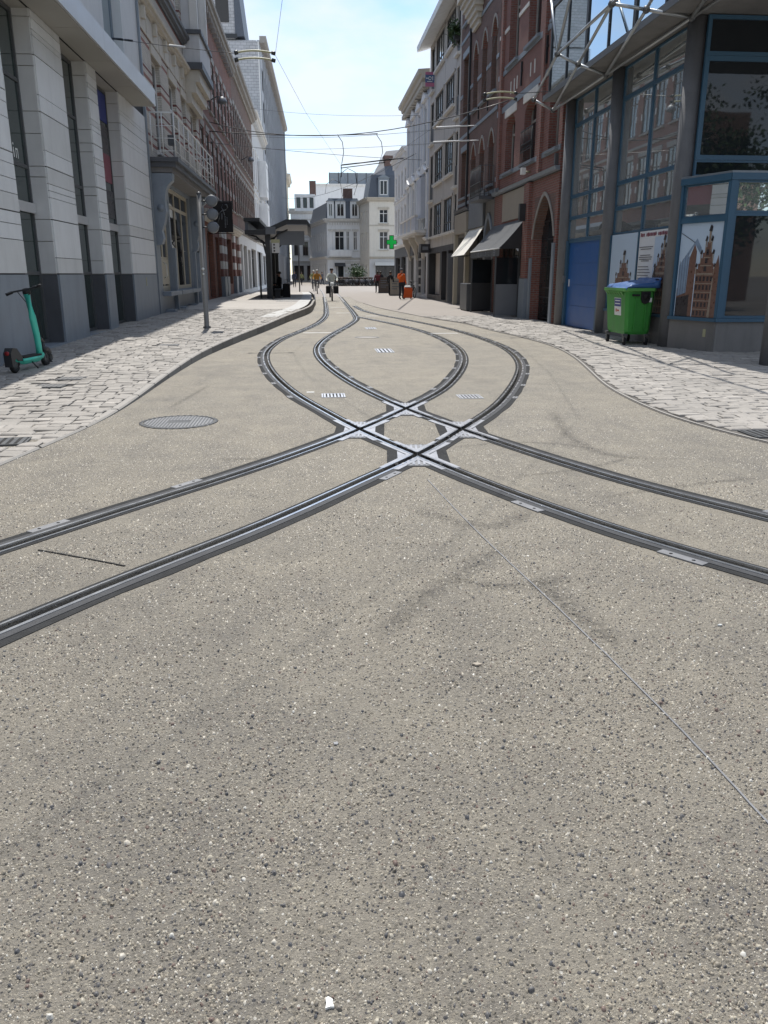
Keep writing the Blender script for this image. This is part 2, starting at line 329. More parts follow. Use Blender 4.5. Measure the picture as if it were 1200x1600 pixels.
def smooth_path(pts, step=.15, sig=3):
    P = np.array([(p[0], p[1]) for p in pts], float)
    out = []
    Q = np.vstack([2 * P[0] - P[1], P, 2 * P[-1] - P[-2]])
    for i in range(1, len(Q) - 2):
        p0, p1, p2, p3 = Q[i - 1:i + 3]; L = np.linalg.norm(p2 - p1); k = max(2, int(L / .05))
        t0 = 0; a = .5; t1 = np.linalg.norm(p1 - p0) ** a + 1e-6; t2 = t1 + np.linalg.norm(p2 - p1) ** a + 1e-6; t3 = t2 + np.linalg.norm(p3 - p2) ** a + 1e-6
        for t in np.linspace(t1, t2, k, endpoint=False):
            A1 = (t1 - t) / t1 * p0 + t / t1 * p1; A2 = (t2 - t) / (t2 - t1) * p1 + (t - t1) / (t2 - t1) * p2; A3 = (t3 - t) / (t3 - t2) * p2 + (t - t2) / (t3 - t2) * p3
            B1 = (t2 - t) / t2 * A1 + t / t2 * A2; B2 = (t3 - t) / (t3 - t1) * A2 + (t - t1) / (t3 - t1) * A3
            out.append((t2 - t) / (t2 - t1) * B1 + (t - t1) / (t2 - t1) * B2)
    out.append(P[-1]); A = np.array(out)
    d = np.r_[0, np.cumsum(np.linalg.norm(np.diff(A, axis=0), axis=1))]; n_ = int(d[-1] / step)
    s_ = np.linspace(0, d[-1], n_); A = np.c_[np.interp(s_, d, A[:, 0]), np.interp(s_, d, A[:, 1])]
    for _ in range(sig):
        B = A.copy(); B[2:-2] = (A[:-4] + 2 * A[1:-3] + 3 * A[2:-2] + 2 * A[3:-1] + A[4:]) / 9; A = B
    return A
def normals(A):
    t = np.gradient(A, axis=0); t /= np.linalg.norm(t, axis=1)[:, None]; return t, np.c_[-t[:, 1], t[:, 0]]    # left normal
def sweep(mb, A, prof, side=1):
    """prof: closed list of (lateral, z), lateral along the left normal times side"""
    t, n_ = normals(A); k = len(prof); vs = []
    for p, nn in zip(A, n_): vs += [(p[0] + nn[0] * u * side, p[1] + nn[1] * u * side, z) for u, z in prof]
    m_ = len(A); fs = []
    for i in range(m_ - 1): fs += [(i * k + j, i * k + (j + 1) % k, (i + 1) * k + (j + 1) % k, (i + 1) * k + j) for j in range(k)]
    fs += [tuple(range(k)), tuple(range((m_ - 1) * k, m_ * k))[::-1]]
    if side > 0: fs = [f[::-1] for f in fs]
    mb.add(vs, fs)

# ================================================================== GROUND, ROAD, PAVEMENTS
LX, RX = -5.0, 7.35                      # facade planes of the street
ZK_Y = [0, 8.5, 14, 19, 25, 34, 60, 66, 300]; ZK_Z = [.014, .014, .10, .157, .20, .27, .27, .02, .02]
def zL(y): return interp(y, ZK_Y, ZK_Z)
g = MB(); g.add([(-1500, -400, -.3), (1500, -400, -.3), (1500, 2600, -.3), (-1500, 2600, -.3)], [(0, 1, 2, 3)])
tag(g.build('ground', 'paving_far'), kind='structure')
ext = lambda p, q, L: p + (p - q).normalized() * L
def P(*pp): return [G(*p) for p in pp]
p1B = P((0, 860), (200, 795), (400, 732), (562, 672), (634, 639.5), (660, 627), (688, 612), (712, 590), (725, 568), (724, 554), (714, 542), (692, 529), (660, 517), (620, 507), (580, 499), (556, 494.5))
p1D = P((0, 985), (200, 902), (400, 825), (600, 735), (653, 711.5), (721, 671.5), (772, 638), (796, 612), (810, 588), (813, 572), (806, 558), (788, 544), (760, 532), (720, 519), (684, 510), (640, 501), (596, 493), (568, 486), (552, 478))
p2D = P((1200, 897), (1000, 840), (800, 771), (653, 711.5), (562, 672), (512, 645), (468, 620), (440, 598), (422, 578), (415, 560), (420, 546), (444, 529), (476, 516), (500, 504), (510, 494), (511, 484), (509, 472), (506, 460), (501, 452))
p2C = P((1200, 810), (1000, 760), (850, 715), (721, 671.5), (634, 639.5), (588, 619), (548, 598), (516, 576), (498, 558), (495, 544), (504, 532), (524, 519), (544, 508), (555, 499), (552, 491), (542, 478), (530, 463), (521, 454))
RAILS = []
for pts, side, lvl, lab in ((p1B, 1, 0, 'tram rail from the scooter side bending through the inner right curve'), (p1D, -1, 0, 'tram rail from the scooter side bending through the outer right curve'),
                            (p2D, 1, 1, 'tram rail from the bin side bending through the outer left curve'), (p2C, -1, 1, 'tram rail from the bin side bending through the inner left curve')):
    RAILS.append((smooth_path([ext(pts[0], pts[1], 5)] + pts, .15, 4), side, lvl, lab))
# grooves are cut out of the road slab and of every piece of steel
CUT = []
for A, side, lvl, lab in RAILS:
    A = A[A[:, 1] < 46]
    mb = MB(); sweep(mb, A, [(-.03, -.07), (.03, -.07), (.03, .06), (-.03, .06)])
    o = mb.build('groove_cutter', 'groove')
    bm = bmesh.new(); bm.from_mesh(o.data); bmesh.ops.recalc_face_normals(bm, faces=bm.faces); bm.to_mesh(o.data); bm.free(); CUT.append(o)
def cut(o, which=(0, 1, 2, 3)):
    bm = bmesh.new(); bm.from_mesh(o.data); bmesh.ops.recalc_face_normals(bm, faces=bm.faces); bm.to_mesh(o.data); bm.free()
    for i in which:
        md = o.modifiers.new('cut', 'BOOLEAN'); md.operation = 'DIFFERENCE'; md.solver = 'EXACT'; md.object = CUT[i]
    bpy.context.view_layer.update()
    dg = bpy.context.evaluated_depsgraph_get(); me = bpy.data.meshes.new_from_object(o.evaluated_get(dg)); o.modifiers.clear()
    old = o.data; o.data = me; nm = old.name; bpy.data.meshes.remove(old); me.name = nm
    return o
rd = MB(); X0, X1, Y0, Y1, ny = -14., 16., -8., 60., 34
xs = np.linspace(X0, X1, 11); ys = np.linspace(Y0, Y1, ny)
vs = [(x, y, 0.) for y in ys for x in xs] + [(x, y, -.2) for y in ys for x in xs]; W_ = len(xs); N_ = W_ * ny; fs = []
for j in range(ny - 1):
    for i in range(W_ - 1):
        a = j * W_ + i; fs.append((a, a + 1, a + W_ + 1, a + W_)); fs.append((N_ + a, N_ + a + W_, N_ + a + W_ + 1, N_ + a + 1))
for j in range(ny - 1):
    for i in (0, W_ - 1):
        a = j * W_ + i; q = (a, a + W_, N_ + a + W_, N_ + a); fs.append(q if i else q[::-1])
for i in range(W_ - 1):
    for j in (0, ny - 1):
        a = j * W_ + i; q = (a, N_ + a, N_ + a + 1, a + 1); fs.append(q if j == 0 else q[::-1])
rd.add(vs, fs); road = rd.build('road', 'exposed_concrete'); tag(road, kind='structure'); cut(road)

for (A, side, lvl, lab), idx in zip(RAILS, range(4)):
    dz = lvl * .0015; t = thing('tram_rail', (A[0][0], A[0][1], 0), lab, 'tram rail', 'tram rails in the road')
    oth = (2, 3) if lvl == 0 else (0, 1)
    for nm, mt, u0, u1, zt in (('rail_head', 'rail_steel', .033, .053, .010 + dz), ('rail_shoulder', 'rail_side', .0535, .098, .0065 + dz * .5), ('filler', 'filler', .0985, .155, .0035 + dz * .4), ('rail_lip', 'rail_steel', -.046, -.033, .009 + dz), ('filler', 'filler', -.078, -.0465, .0035 + dz * .4)):
        mb = MB(); Q = A
        if nm == 'filler' and u0 > 0:                         # ragged outer edge
            jit = rng.normal(0, .008, len(A)); jit = np.convolve(jit, [.3, .4, .3], 'same')
            tt, nn = normals(A); L_ = []
            for p, n_, j in zip(A, nn, jit): L_ += [(p[0] + n_[0] * u * side, p[1] + n_[1] * u * side, z) for u, z in ((u0, -.02), (u1 + j, -.02), (u1 + j, zt), (u0, zt))]
            F_ = []
            for i in range(len(A) - 1): F_ += [(i * 4 + j, i * 4 + (j + 1) % 4, (i + 1) * 4 + (j + 1) % 4, (i + 1) * 4 + j) for j in range(4)]
            F_ += [(0, 1, 2, 3), tuple(range((len(A) - 1) * 4, len(A) * 4))[::-1]]; mb.add(L_, F_)
        else: sweep(mb, A, [(u0, -.02), (u1, -.02), (u1, zt), (u0, zt)], side)
        cut(mb.build(nm, mt, t), oth)
    mb = MB(); sweep(mb, A, [(-.034, -.066), (.034, -.066), (.034, -.045), (-.034, -.045)], side); mb.build('groove_bed', 'groove', t)
    # tie plates set in the filler along the outer side
    tt, nn = normals(A); d = np.r_[0, np.cumsum(np.linalg.norm(np.diff(A, axis=0), axis=1))]
    s_ = 1.0 + (idx % 2) * .6; plate = 0
    while s_ < d[-1] - 1:
        i = int(np.searchsorted(d, s_)); p = A[i]; curve = 9.5 < p[1] < 24
        ok = curve or (4.0 < p[1] < 6.6 and plate < 6 and (idx + i) % 2 == 0)
        if ok and not (6.6 <= p[1] <= 9.8):
            T2, N2 = tt[i], nn[i] * side; L2 = .17 if curve else .28
            mb = MB(); q = lambda a, b, z: (p[0] + T2[0] * a + N2[0] * b, p[1] + T2[1] * a + N2[1] * b, z)
            zt = .0065 + dz; mb.add([q(-L2 / 2, .100, -.01), q(L2 / 2, .100, -.01), q(L2 / 2, .16, -.01), q(-L2 / 2, .16, -.01), q(-L2 / 2, .100, zt), q(L2 / 2, .100, zt), q(L2 / 2, .16, zt), q(-L2 / 2, .16, zt)],
                   [(0, 3, 2, 1), (4, 5, 6, 7), (0, 1, 5, 4), (1, 2, 6, 5), (2, 3, 7, 6), (3, 0, 4, 7)])
            mb.mi = 1
            for a in (-.25, .25):
                c0 = q(a * L2, .130, zt); mb.lathe((c0[0], c0[1], 0), [(.011, zt - .004), (.011, zt + .0012)], 8)
            mb.build('tie_plate', ['plate_dull', 'groove'], t); plate += 1
        s_ += 1.25 if curve else 1.1
# four diamond crossings
def cross_pt(a, b):
    A, B = RAILS[a][0], RAILS[b][0]; D = np.linalg.norm(A[:, None] - B[None], axis=2); i, j = np.unravel_index(D.argmin(), D.shape)
    ta, tb = normals(A)[0][i], normals(B)[0][j]; M = np.array([ta, -tb]).T; k = np.linalg.solve(M, B[j] - A[i]); return A[i] + ta * k[0], ta, tb
for (a, b), where in (((0, 3), 'furthest of the four, below the joined curves'), ((0, 2), 'beside the manhole cover'), ((1, 3), 'on the side of the green bin'), ((1, 2), 'where the two near rails meet')):
    c, ta, tb = cross_pt(a, b); c3 = lambda v, z: (c[0] + v[0], c[1] + v[1], z)
    t = thing('rail_crossing', (c[0], c[1], 0), 'bright steel diamond rail crossing ' + where, 'rail crossing', 'rail crossings in the road')
    for s1, s2, kind in ((1, 1, 'ribbed'), (-1, -1, 'ribbed'), (1, -1, 'plain'), (-1, 1, 'plain')):
        e1, e2 = ta * s1, tb * s2; L = .46 if kind == 'ribbed' else .40
        base = [c3((0, 0), 0)] + [c3(e1 * L, 0), c3(e2 * L, 0)]
        bis = (e1 + e2); bis /= np.linalg.norm(bis); lat = np.array([-bis[1], bis[0]]); half = np.linalg.norm(e1 - e2) / 2 * L; dep = np.dot(e1, bis) * L
        mb = MB(); mb.prism([(p[0], p[1], -.02) for p in base], (0, 0, .0262)); o = cut(mb.build('plate', 'plate_dull' if kind == 'ribbed' else 'plate_mid', t), (a, b))
        if kind == 'ribbed':
            mb = MB(); k = 9
            for i in range(k):
                x = (-1 + 2 * (i + .5) / k) * half; y0 = abs(x) / half * dep + .02; y1 = dep - .02
                if y1 - y0 < .03: continue
                hw = half / k * .45
                P0 = [c + lat * (x + h) + bis * y for h, y in ((-hw, y0), (hw, y0), (hw, y1), (-hw, y1))]
                mb.prism([(p[0], p[1], .002) for p in P0], (0, 0, .0085))
            cut(mb.build('tread_rib', 'plate_mid', t), (a, b))
            mb = MB(); e_ = [c + lat * x + bis * y for x, y in ((-half, dep), (half, dep), (half, dep + .025), (-half, dep + .025))]
            mb.prism([(p[0], p[1], -.01) for p in e_], (0, 0, .0125)); mb.build('plate_edge', 'groove', t)
        else:
            mb = MB(); e_ = [c + lat * x + bis * y for x, y in ((-half - .03, dep), (half + .03, dep), (half * .8, dep + .09), (-half * .8, dep + .09))]
            mb.prism([(p[0], p[1], -.01) for p in e_], (0, 0, .0138)); mb.build('filler', 'filler', t)
    for e, lv in ((ta, 0), (tb, 1)):
        A = np.array([c + e * s for s in np.linspace(-.58, .58, 9)]); mb = MB()
        sweep(mb, A, [(-.088, -.015), (.088, -.015), (.088, .0082 + lv * .0006), (-.088, .0082 + lv * .0006)]); cut(mb.build('casting_arm', 'plate_mid', t), (a, b))
for o in CUT: bpy.data.objects.remove(o)
ALLR = np.vstack([r[0] for r in RAILS])

# right pavement: flush setts along a curved edge
edge = [G(1330, 722), G(1200, 692), G(1096, 667), G(1033, 646), G(992, 627.5), G(950, 605), G(925, 582), G(896, 557), G(867, 542), G(825, 529.6), G(762, 515), G(728, 506), G(676, 498), G(636, 490), G(596, 482), G(568, 474)]
EA = smooth_path(edge, .2, 6); EO = EA[np.argsort(EA[:, 1])]
def xR(y): return interp(y, EO[:, 1], EO[:, 0])
def xWall(y): return RX + (0 if y > 16.5 else 6.)
def strip_sheet(yy, xa, xb, zf):
    vs, fs = [], []
    for y in yy: vs += [(xa(y), y, zf(y)), (xb(y), y, zf(y))]
    for i in range(len(yy) - 1): fs.append((2 * i, 2 * i + 1, 2 * i + 3, 2 * i + 2))
    return vs, fs
mb = MB(); mb.add(*strip_sheet(np.arange(4.5, 30.01, .25), xR, lambda y: xWall(y) + .4, lambda y: .004)); sw_r = tag(mb.build('pavement_right', 'mortar'), kind='structure')
mb = MB(); mb.add(*strip_sheet(np.arange(30, 56.01, .5), lambda y: xR(y) if y < 46 else 2.6, lambda y: RX + .4, lambda y: .006)); tag(mb.build('pavement_far_right', 'paving_far'), kind='structure')
mb = MB(); mb.box(-14, 20, 56, 190, -.25, .0045); tag(mb.build('plaza', 'paving_far'), kind='structure')
mb = MB(); sweep(mb, EA, [(-.012, -.02), (.014, -.02), (.014, .014), (-.012, .014)]); mb.build('edge_strip', 'kerb_light', sw_r)
mb = MB(); sweep(mb, EA, [(.016, -.02), (.034, -.02), (.034, .0045), (.016, .0045)]); mb.build('edge_joint', 'mortar', sw_r)
# left pavement: ramps up to the tram platform
kb = [G(-160, 800), G(0, 728), G(95, 688), G(150, 663), G(187, 643), G(229, 615), G(267, 589), G(317, 559), G(367, 537), G(417, 517), G(450, 503), G(485, 489)]
kb += [Vector((.12, 38, 0)), Vector((.25, 46, 0)), Vector((.1, 58, 0)), Vector((-.5, 66, 0))]
KA = smooth_path(kb, .2, 5); KO = KA[np.argsort(KA[:, 1])]
def xK(y): return interp(y, KO[:, 1], KO[:, 0])
mb = MB(); mb.add(*strip_sheet(np.arange(3, 31.01, .5), lambda y: LX - .4, lambda y: xK(y) - .02, lambda y: zL(y) - .022)); sw_l = tag(mb.build('pavement_left', 'mortar'), kind='structure')
mb = MB(); mb.add(*strip_sheet(np.arange(31, 66.01, .5), lambda y: LX - .4, lambda y: xK(y) - .2, lambda y: zL(y) - .002)); plat = tag(mb.build('tram_platform', 'paving_far'), kind='structure')
d = np.r_[0, np.cumsum(np.linalg.norm(np.diff(KA, axis=0), axis=1))]; s_ = 0.
while s_ < d[-1] - .3:                                     # kerb stones
    L = 1.0 if s_ < 34 else 2.0; m_ = (d >= s_) & (d <= s_ + L); A = KA[m_]
    if len(A) >= 3:
        t_, n_ = normals(A); e = .0 ; vs, fs = [], []
        A = A.copy(); A[0] += t_[0] * .006; A[-1] += t_[-1] * .172
        for p, nn in zip(A, n_):
            h = zL(p[1]) + (.004 if p[1] > 8.8 else .006); wd = .025 if p[1] < 8.8 else .09
            for u, z in ((0, -.05), (0, h - .015), (.015, h), (wd, h), (wd, -.05)): vs.append((p[0] + nn[0] * u, p[1] + nn[1] * u, z))
        for i in range(len(A) - 1): fs += [(i * 5 + j, i * 5 + j + 1, (i + 1) * 5 + j + 1, (i + 1) * 5 + j) for j in range(4)]
        fs += [(0, 1, 2, 3, 4), tuple(range((len(A) - 1) * 5, len(A) * 5))[::-1]]
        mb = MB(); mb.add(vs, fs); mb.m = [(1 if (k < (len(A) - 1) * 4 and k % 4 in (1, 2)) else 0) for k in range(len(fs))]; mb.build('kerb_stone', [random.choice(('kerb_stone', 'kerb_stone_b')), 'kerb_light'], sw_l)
    s_ += L
mb = MB(); mb.add(*strip_sheet(np.arange(26, 58.01, .5), lambda y: xK(y) - .75, lambda y: xK(y) - .22, lambda y: zL(y) + .004)); tac = mb.build('tactile_strip', 'tactile', plat)
mb = MB()
for i in range(9):
    for j in range(10):
        y = 38.5 + i * .75; x = xK(y) - .85 - j * .10; mb.box(x, x + .05, y, y + .55, zL(y), zL(y) + .012)
tag(mb.build('tactile_ribs', 'tactile', plat), kind='stuff')
# setts
def sett_mesh(k):
    r = random.Random(k); mb = MB(); j = lambda: r.uniform(-.035, .035)
    b = [(-.5 + j(), -.5 + j()), (.5 + j(), -.5 + j()), (.5 + j(), .5 + j()), (-.5 + j(), .5 + j())]
    vs = [(x, y, -.03) for x, y in b] + [(x, y, -.008) for x, y in b] + [(x * .87, y * .85, 0 + r.uniform(-.004, .004)) for x, y in b]
    fs = []
    for o in (0, 4): fs += [(o + i, o + (i + 1) % 4, o + 4 + (i + 1) % 4, o + 4 + i) for i in range(4)]
    mb.add(vs, fs + [(8, 9, 10, 11)]); return mb
SETT = [sett_mesh(k) for k in range(8)]
SETT_ME = []
for k in range(8):
    o = SETT[k].build('sett', 'cobble', link=False); SETT_ME.append(o.data); bpy.data.objects.remove(o)
def px(p):
    v = Vector(p) - _C; z = v.dot(_fw); return (600 + FPX * v.dot(_rt) / z, 800 - FPX * v.dot(_up) / z, z)
def lay_setts(parent, y0, y1, xa, xb, zf, rowd, wav, name_stuff, avoid=()):
    st = []; y = y0; r = random.Random(int(y0 * 10))
    while y < y1:
        x = xa(y) + r.uniform(0, .08); xe = xb(y)
        while x < xe - .05:
            wd = r.choice((.14, .17, .20, .24, .29)) * r.uniform(.9, 1.1); wd = min(wd, xe - x)
            if wd > .05:
                yy = y + wav * math.sin(x * 1.3 + y * .35) + r.uniform(-.012, .012)
                if not any(abs(x + wd / 2 - ax) < aw and abs(yy - ay) < ah for ax, ay, aw, ah in avoid):
                    st.append((x + wd / 2, yy, zf(y) + r.uniform(-.006, .007), wd * .955, rowd * .91, r.uniform(-.03, .03), r.randrange(8)))
            x += wd
        y += rowd
    def size(s):
        q = px((s[0], s[1], s[2])); return (s[3] * s[4] / (q[2] ** 3)) if (-20 < q[0] < 1220 and q[2] > 0) else 0
    st.sort(key=size, reverse=True)
    for s in st[:300]:
        o = bpy.data.objects.new('sett', SETT_ME[s[6]]); o.parent = parent; o.location = s[:3]; o.scale = (s[3], s[4], 1); o.rotation_euler = (r.uniform(-.05, .05), r.uniform(-.04, .04), s[5]); col.objects.link(o)
    mb = MB()
    for s in st[300:]:
        c_, s_ = math.cos(s[5]), math.sin(s[5]); tx, ty = r.uniform(-.04, .04), r.uniform(-.05, .05)
        mb.add([(s[0] + (v.x * s[3]) * c_ - (v.y * s[4]) * s_, s[1] + (v.x * s[3]) * s_ + (v.y * s[4]) * c_, s[2] + v.z + v.x * s[3] * tx + v.y * s[4] * ty) for v in SETT[s[6]].v], SETT[s[6]].f)
    tag(mb.build(name_stuff, 'cobble', parent), kind='stuff')
GRATE_L = (-2.98, 7.55); 
lay_setts(sw_l, 4.6, 31, lambda y: LX - .3, lambda y: xK(y) - (.03 if y < 8.8 else .095), zL, .19, .05, 'setts', avoid=[(GRATE_L[0], GRATE_L[1], .36, .2), (-3.52, 11.2, .22, .2), (-3.45, 11.9, .22, .2), (-2.87, 16.7, .24, .25)])
lay_setts(sw_r, 5.0, 30, lambda y: xR(y) + .02, lambda y: xWall(y) + .2, lambda y: .024, .165, .13, 'setts', avoid=[(4.42, 7.3, .3, .22)])

# ------------------------------------------------------------------ ironwork and marks in the road
def grate(name, c, w_, d_, bars, label, along='y', mt='plate_dull', z=0., cat='drain grate', rot=0):
    t = thing(name, (c[0], c[1], z), label, cat, 'drain grates in the ground'); f = .018
    fr = MB(); fr.box(-w_ / 2, w_ / 2, -d_ / 2, -d_ / 2 + f, -.03, .006); fr.box(-w_ / 2, w_ / 2, d_ / 2 - f, d_ / 2, -.03, .006)
    fr.box(-w_ / 2, -w_ / 2 + f, -d_ / 2 + f, d_ / 2 - f, -.03, .0058); fr.box(w_ / 2 - f, w_ / 2, -d_ / 2 + f, d_ / 2 - f, -.03, .0058)
    bd = MB(); bd.box(-w_ / 2 + f, w_ / 2 - f, -d_ / 2 + f, d_ / 2 - f, .001, .0022)
    for mb_, nm, mm in ((fr, 'frame', mt), (bd, 'pit', 'groove')):
        mb_.T = lambda p: p + t.location; mb_.v = [v + t.location for v in mb_.v]; mb_.build(nm, mm, t)
    n_ = bars; W2 = (w_ - 2 * f) if along == 'y' else (d_ - 2 * f)
    for i in range(n_):
        u = -W2 / 2 + W2 * (i + .5) / n_; h = W2 / n_ * .27; b_ = MB(lambda p: p + t.location)
        if along == 'y': b_.box(u - h, u + h, -d_ / 2 + f, d_ / 2 - f, -.02, .0055)
        else: b_.box(-w_ / 2 + f, w_ / 2 - f, u - h, u + h, -.02, .0055)
        b_.build('bar', mt, t)
    t.rotation_euler.z = rot; return t
grate('drain_grate', (.255, 10.3), .30, .34, 6, 'slotted steel drain grate between the left curve rails', 'y', 'plate_steel')
grate('drain_grate', (1.98, 10.05), .30, .34, 6, 'slotted steel drain grate between the right curve rails', 'y', 'plate_steel')
grate('drain_grate', (1.46, 16.5), .34, .85, 4, 'barred drain grate in the eye between the two curves', 'y', 'plate_steel')
grate('drain_grate', (1.69, 23.5), .30, .75, 4, 'small barred drain grate beyond the pale round cover', 'y', 'plate_steel')
grate('drain_grate', GRATE_L, .66, .34, 9, 'long dark drain grate among the setts by the road edge', 'y', 'mid_metal', z=.012, rot=.12)
grate('drain_grate', (4.42, 7.3), .5, .36, 7, 'dark drain grate in the setts of the curved pavement', 'y', 'mid_metal', z=.014)
for x, y, w_, lab in ((-3.52, 11.2, .36, 'dark square cover among the setts beyond the scooter, nearer its wheels'), (-3.45, 11.9, .36, 'dark square cover among the setts beyond the scooter, further along'), (-2.87, 16.7, .4, 'dark square cover among the setts between scooter and signal pole')):
    t = thing('service_cover', (x, y, zL(y)), lab, 'service cover', 'square covers in the left pavement'); mb = MB(); mb.box(x - w_ / 2, x + w_ / 2, y - w_ / 2, y + w_ / 2, zL(y) - .03, zL(y) - .002); mb.build('frame', 'mid_metal', t)
    for i in range(5):
        for j in range(3): mb = MB(); u = w_ * .9; mb.box(x - u / 2 + i * u / 5 + .004, x - u / 2 + (i + 1) * u / 5 - .004, y - u / 2 + j * u / 3 + .004, y - u / 2 + (j + 1) * u / 3 - .004, zL(y) - .01, zL(y) + .003); mb.build('brick', 'kerb_stone_b', t)
def cover(c, r, label, mt, ribs):
    t = thing('manhole_cover', (c[0], c[1], 0), label, 'manhole cover'); q = (c[0], c[1], 0)
    mb = MB(); n = 40; vs = []
    for r_, z in ((r, -.02), (r, .006), (r - .03, .006), (r - .03, -.02)): vs += [(q[0] + r_ * math.cos(2 * math.pi * j / n), q[1] + r_ * math.sin(2 * math.pi * j / n), z) for j in range(n)]
    mb.add(vs, [(k * n + j, k * n + (j + 1) % n, (k + 1) % 4 * n + (j + 1) % n, (k + 1) % 4 * n + j) for k in range(4) for j in range(n)]); mb.build('ring', 'mid_metal', t)
    mb = MB(); mb.lathe(q, [(r - .036, -.02), (r - .036, .0032)], 40, smooth=False); mb.build('lid', 'mid_metal' if ribs else mt, t)
    if ribs:
        mb = MB(); k = ribs
        for i in range(k):
            x = -(r - .05) + 2 * (r - .05) * (i + .5) / k; hy = math.sqrt(max(0, (r - .05) ** 2 - x * x)); hw = (r - .05) / k * .55
            if abs(x) < r * .45 and abs(i - k // 2) < 4: 
                mb.box(q[0] + x - hw, q[0] + x + hw, q[1] + .07, q[1] + hy, 0, .0065); mb.box(q[0] + x - hw, q[0] + x + hw, q[1] - hy, q[1] - .07, 0, .0065)
            else: mb.box(q[0] + x - hw, q[0] + x + hw, q[1] - hy, q[1] + hy, 0, .0065)
        mb.build('ribs', mt, t)
        mb = MB()
        for i in range(36):
            a = 2 * math.pi * i / 36; mb.box(q[0] + r * math.cos(a) * .985 - .012, q[0] + r * math.cos(a) * .985 + .012, q[1] + r * math.sin(a) * .985 - .012, q[1] + r * math.sin(a) * .985 + .012, 0, .0085)
        mb.build('studs', 'mid_metal', t)
cover((-1.42, 8.52), .40, 'round ribbed iron manhole cover in the concrete by the kerb', 'plate_dull', 21)
cover((1.35, 20.1), .30, 'pale round flush cover in the eye of the tracks', 'kerb_light', 0)
for a, b, y, lab in ((-.24, .52, 21.8, 'white painted stripe across the left curve rails'), (3.11, 3.83, 21.3, 'white painted stripe across the right curve rails'), (.9, 1.55, 38.5, 'faint white stripe across the track in front of the cyclist'), (1.0, 1.6, 33.0, 'short white stripe between the rails of the merged track'), (1.9, 2.3, 35.5, 'small white stripe beside the far switch'), (2.0, 2.5, 30.5, 'small white stripe outside the merged track where it bends')):
    mb = MB(); mb.box(a, b, y - .06, y + .06, -.01, .004); tag(mb.build('road_stripe', 'white_paint'), lab, 'road marking', 'white stripes by the rails')
q = G(485, 613); mb = MB(); mb.box(q.x - .05, q.x + .05, q.y - .03, q.y + .03, -.01, .004); tag(mb.build('paint_dab', 'white_paint'), 'small white paint dab beside the slotted left grate', 'paint mark')
for pts, wd, mt, lab in ((P((668, 750), (720, 805), (775, 860), (850, 930), (960, 1036), (1080, 1158), (1200, 1287), (1330, 1430)), .0032, 'plate_dull', 'thin pale joint line running across the near concrete'), (P((60, 860), (130, 872), (195, 885)), .005, 'groove', 'thin dark crack between the two rails')):
    A = smooth_path(pts, .08, 3); A = A + np.c_[rng.normal(0, .0008, len(A)), np.zeros(len(A))]; mb = MB()
    sweep(mb, A, [(-wd, -.01), (wd, -.01), (wd, .0052), (-wd, .0052)]); 
    mb.mi = 1; sweep(mb, A, [(wd, -.01), (wd * 1.7, -.01), (wd * 1.7, .0022), (wd, .0022)]); tag(mb.build('concrete_joint', [mt, 'filler']), lab, 'joint')
for pts, wd in ((P((640, 790), (700, 815), (760, 830), (815, 812), (830, 790)), .10), (P((700, 900), (760, 925), (840, 915), (900, 900)), .08), (P((580, 1010), (660, 930), (720, 900), (790, 850)), .09), (P((860, 640), (900, 690), (960, 715), (1080, 716)), .09),
                (P((340, 716), (380, 720), (460, 712)), .07), (P((800, 745), (900, 735), (1000, 712)), .05), (P((830, 900), (900, 960), (980, 1020)), .10), (P((700, 700), (820, 690), (960, 705)), .05), (P((930, 780), (1060, 760), (1200, 745)), .05), (P((260, 640), (300, 618), (330, 600)), .06)):
    A = smooth_path(pts, .1, 3); t_, n_ = normals(A); me = bpy.data.meshes.new('tyre_smear'); k = len(A)
    me.from_pydata([(p[0] + n[0] * s * wd, p[1] + n[1] * s * wd, .0042) for p, n in zip(A, n_) for s in (-1, 1)], [], [(2 * i, 2 * i + 1, 2 * i + 3, 2 * i + 2) for i in range(k - 1)])
    uv = me.uv_layers.new(name='UVMap')
    for lp in me.loops: uv.data[lp.index].uv = (lp.vertex_index % 2, (lp.vertex_index // 2) / (k - 1))
    me.materials.append(MATS['tyre_smear']); o = bpy.data.objects.new('tyre_smear', me); o.parent = road; col.objects.link(o)
def blob(name, px_, py_, r_, mat, label, cat, el=1., seed=1, h=.003):
    q = G(px_, py_); rr_ = random.Random(seed); k = 11; pts = []
    for i in range(k): a = 2 * math.pi * i / k; d_ = r_ * rr_.uniform(.5, 1.2); pts.append((q.x + d_ * math.cos(a), q.y + d_ * el * math.sin(a), .001))
    m = MB(); m.prism(pts, (0, 0, h)); tag(m.build(name, mat), label, cat)
blob('bird_dropping', 514, 1570, .011, 'label_white', 'small white splat on the near concrete', 'splat', 1.5, 3, .006); blob('dry_leaf', 745, 1040, .018, 'wood_board', 'small curled brown leaf on the open concrete', 'leaf', .5, 5, .008); blob('chewing_gum', 525, 1163, .012, 'plate_dull', 'flattened grey gum spot on the concrete', 'gum', 1., 7, .004)
blob('cigarette_butt', 1125, 978, .012, 'label_white', 'pale litter scrap on the concrete beside the near rail', 'litter', .4, 9, .007)
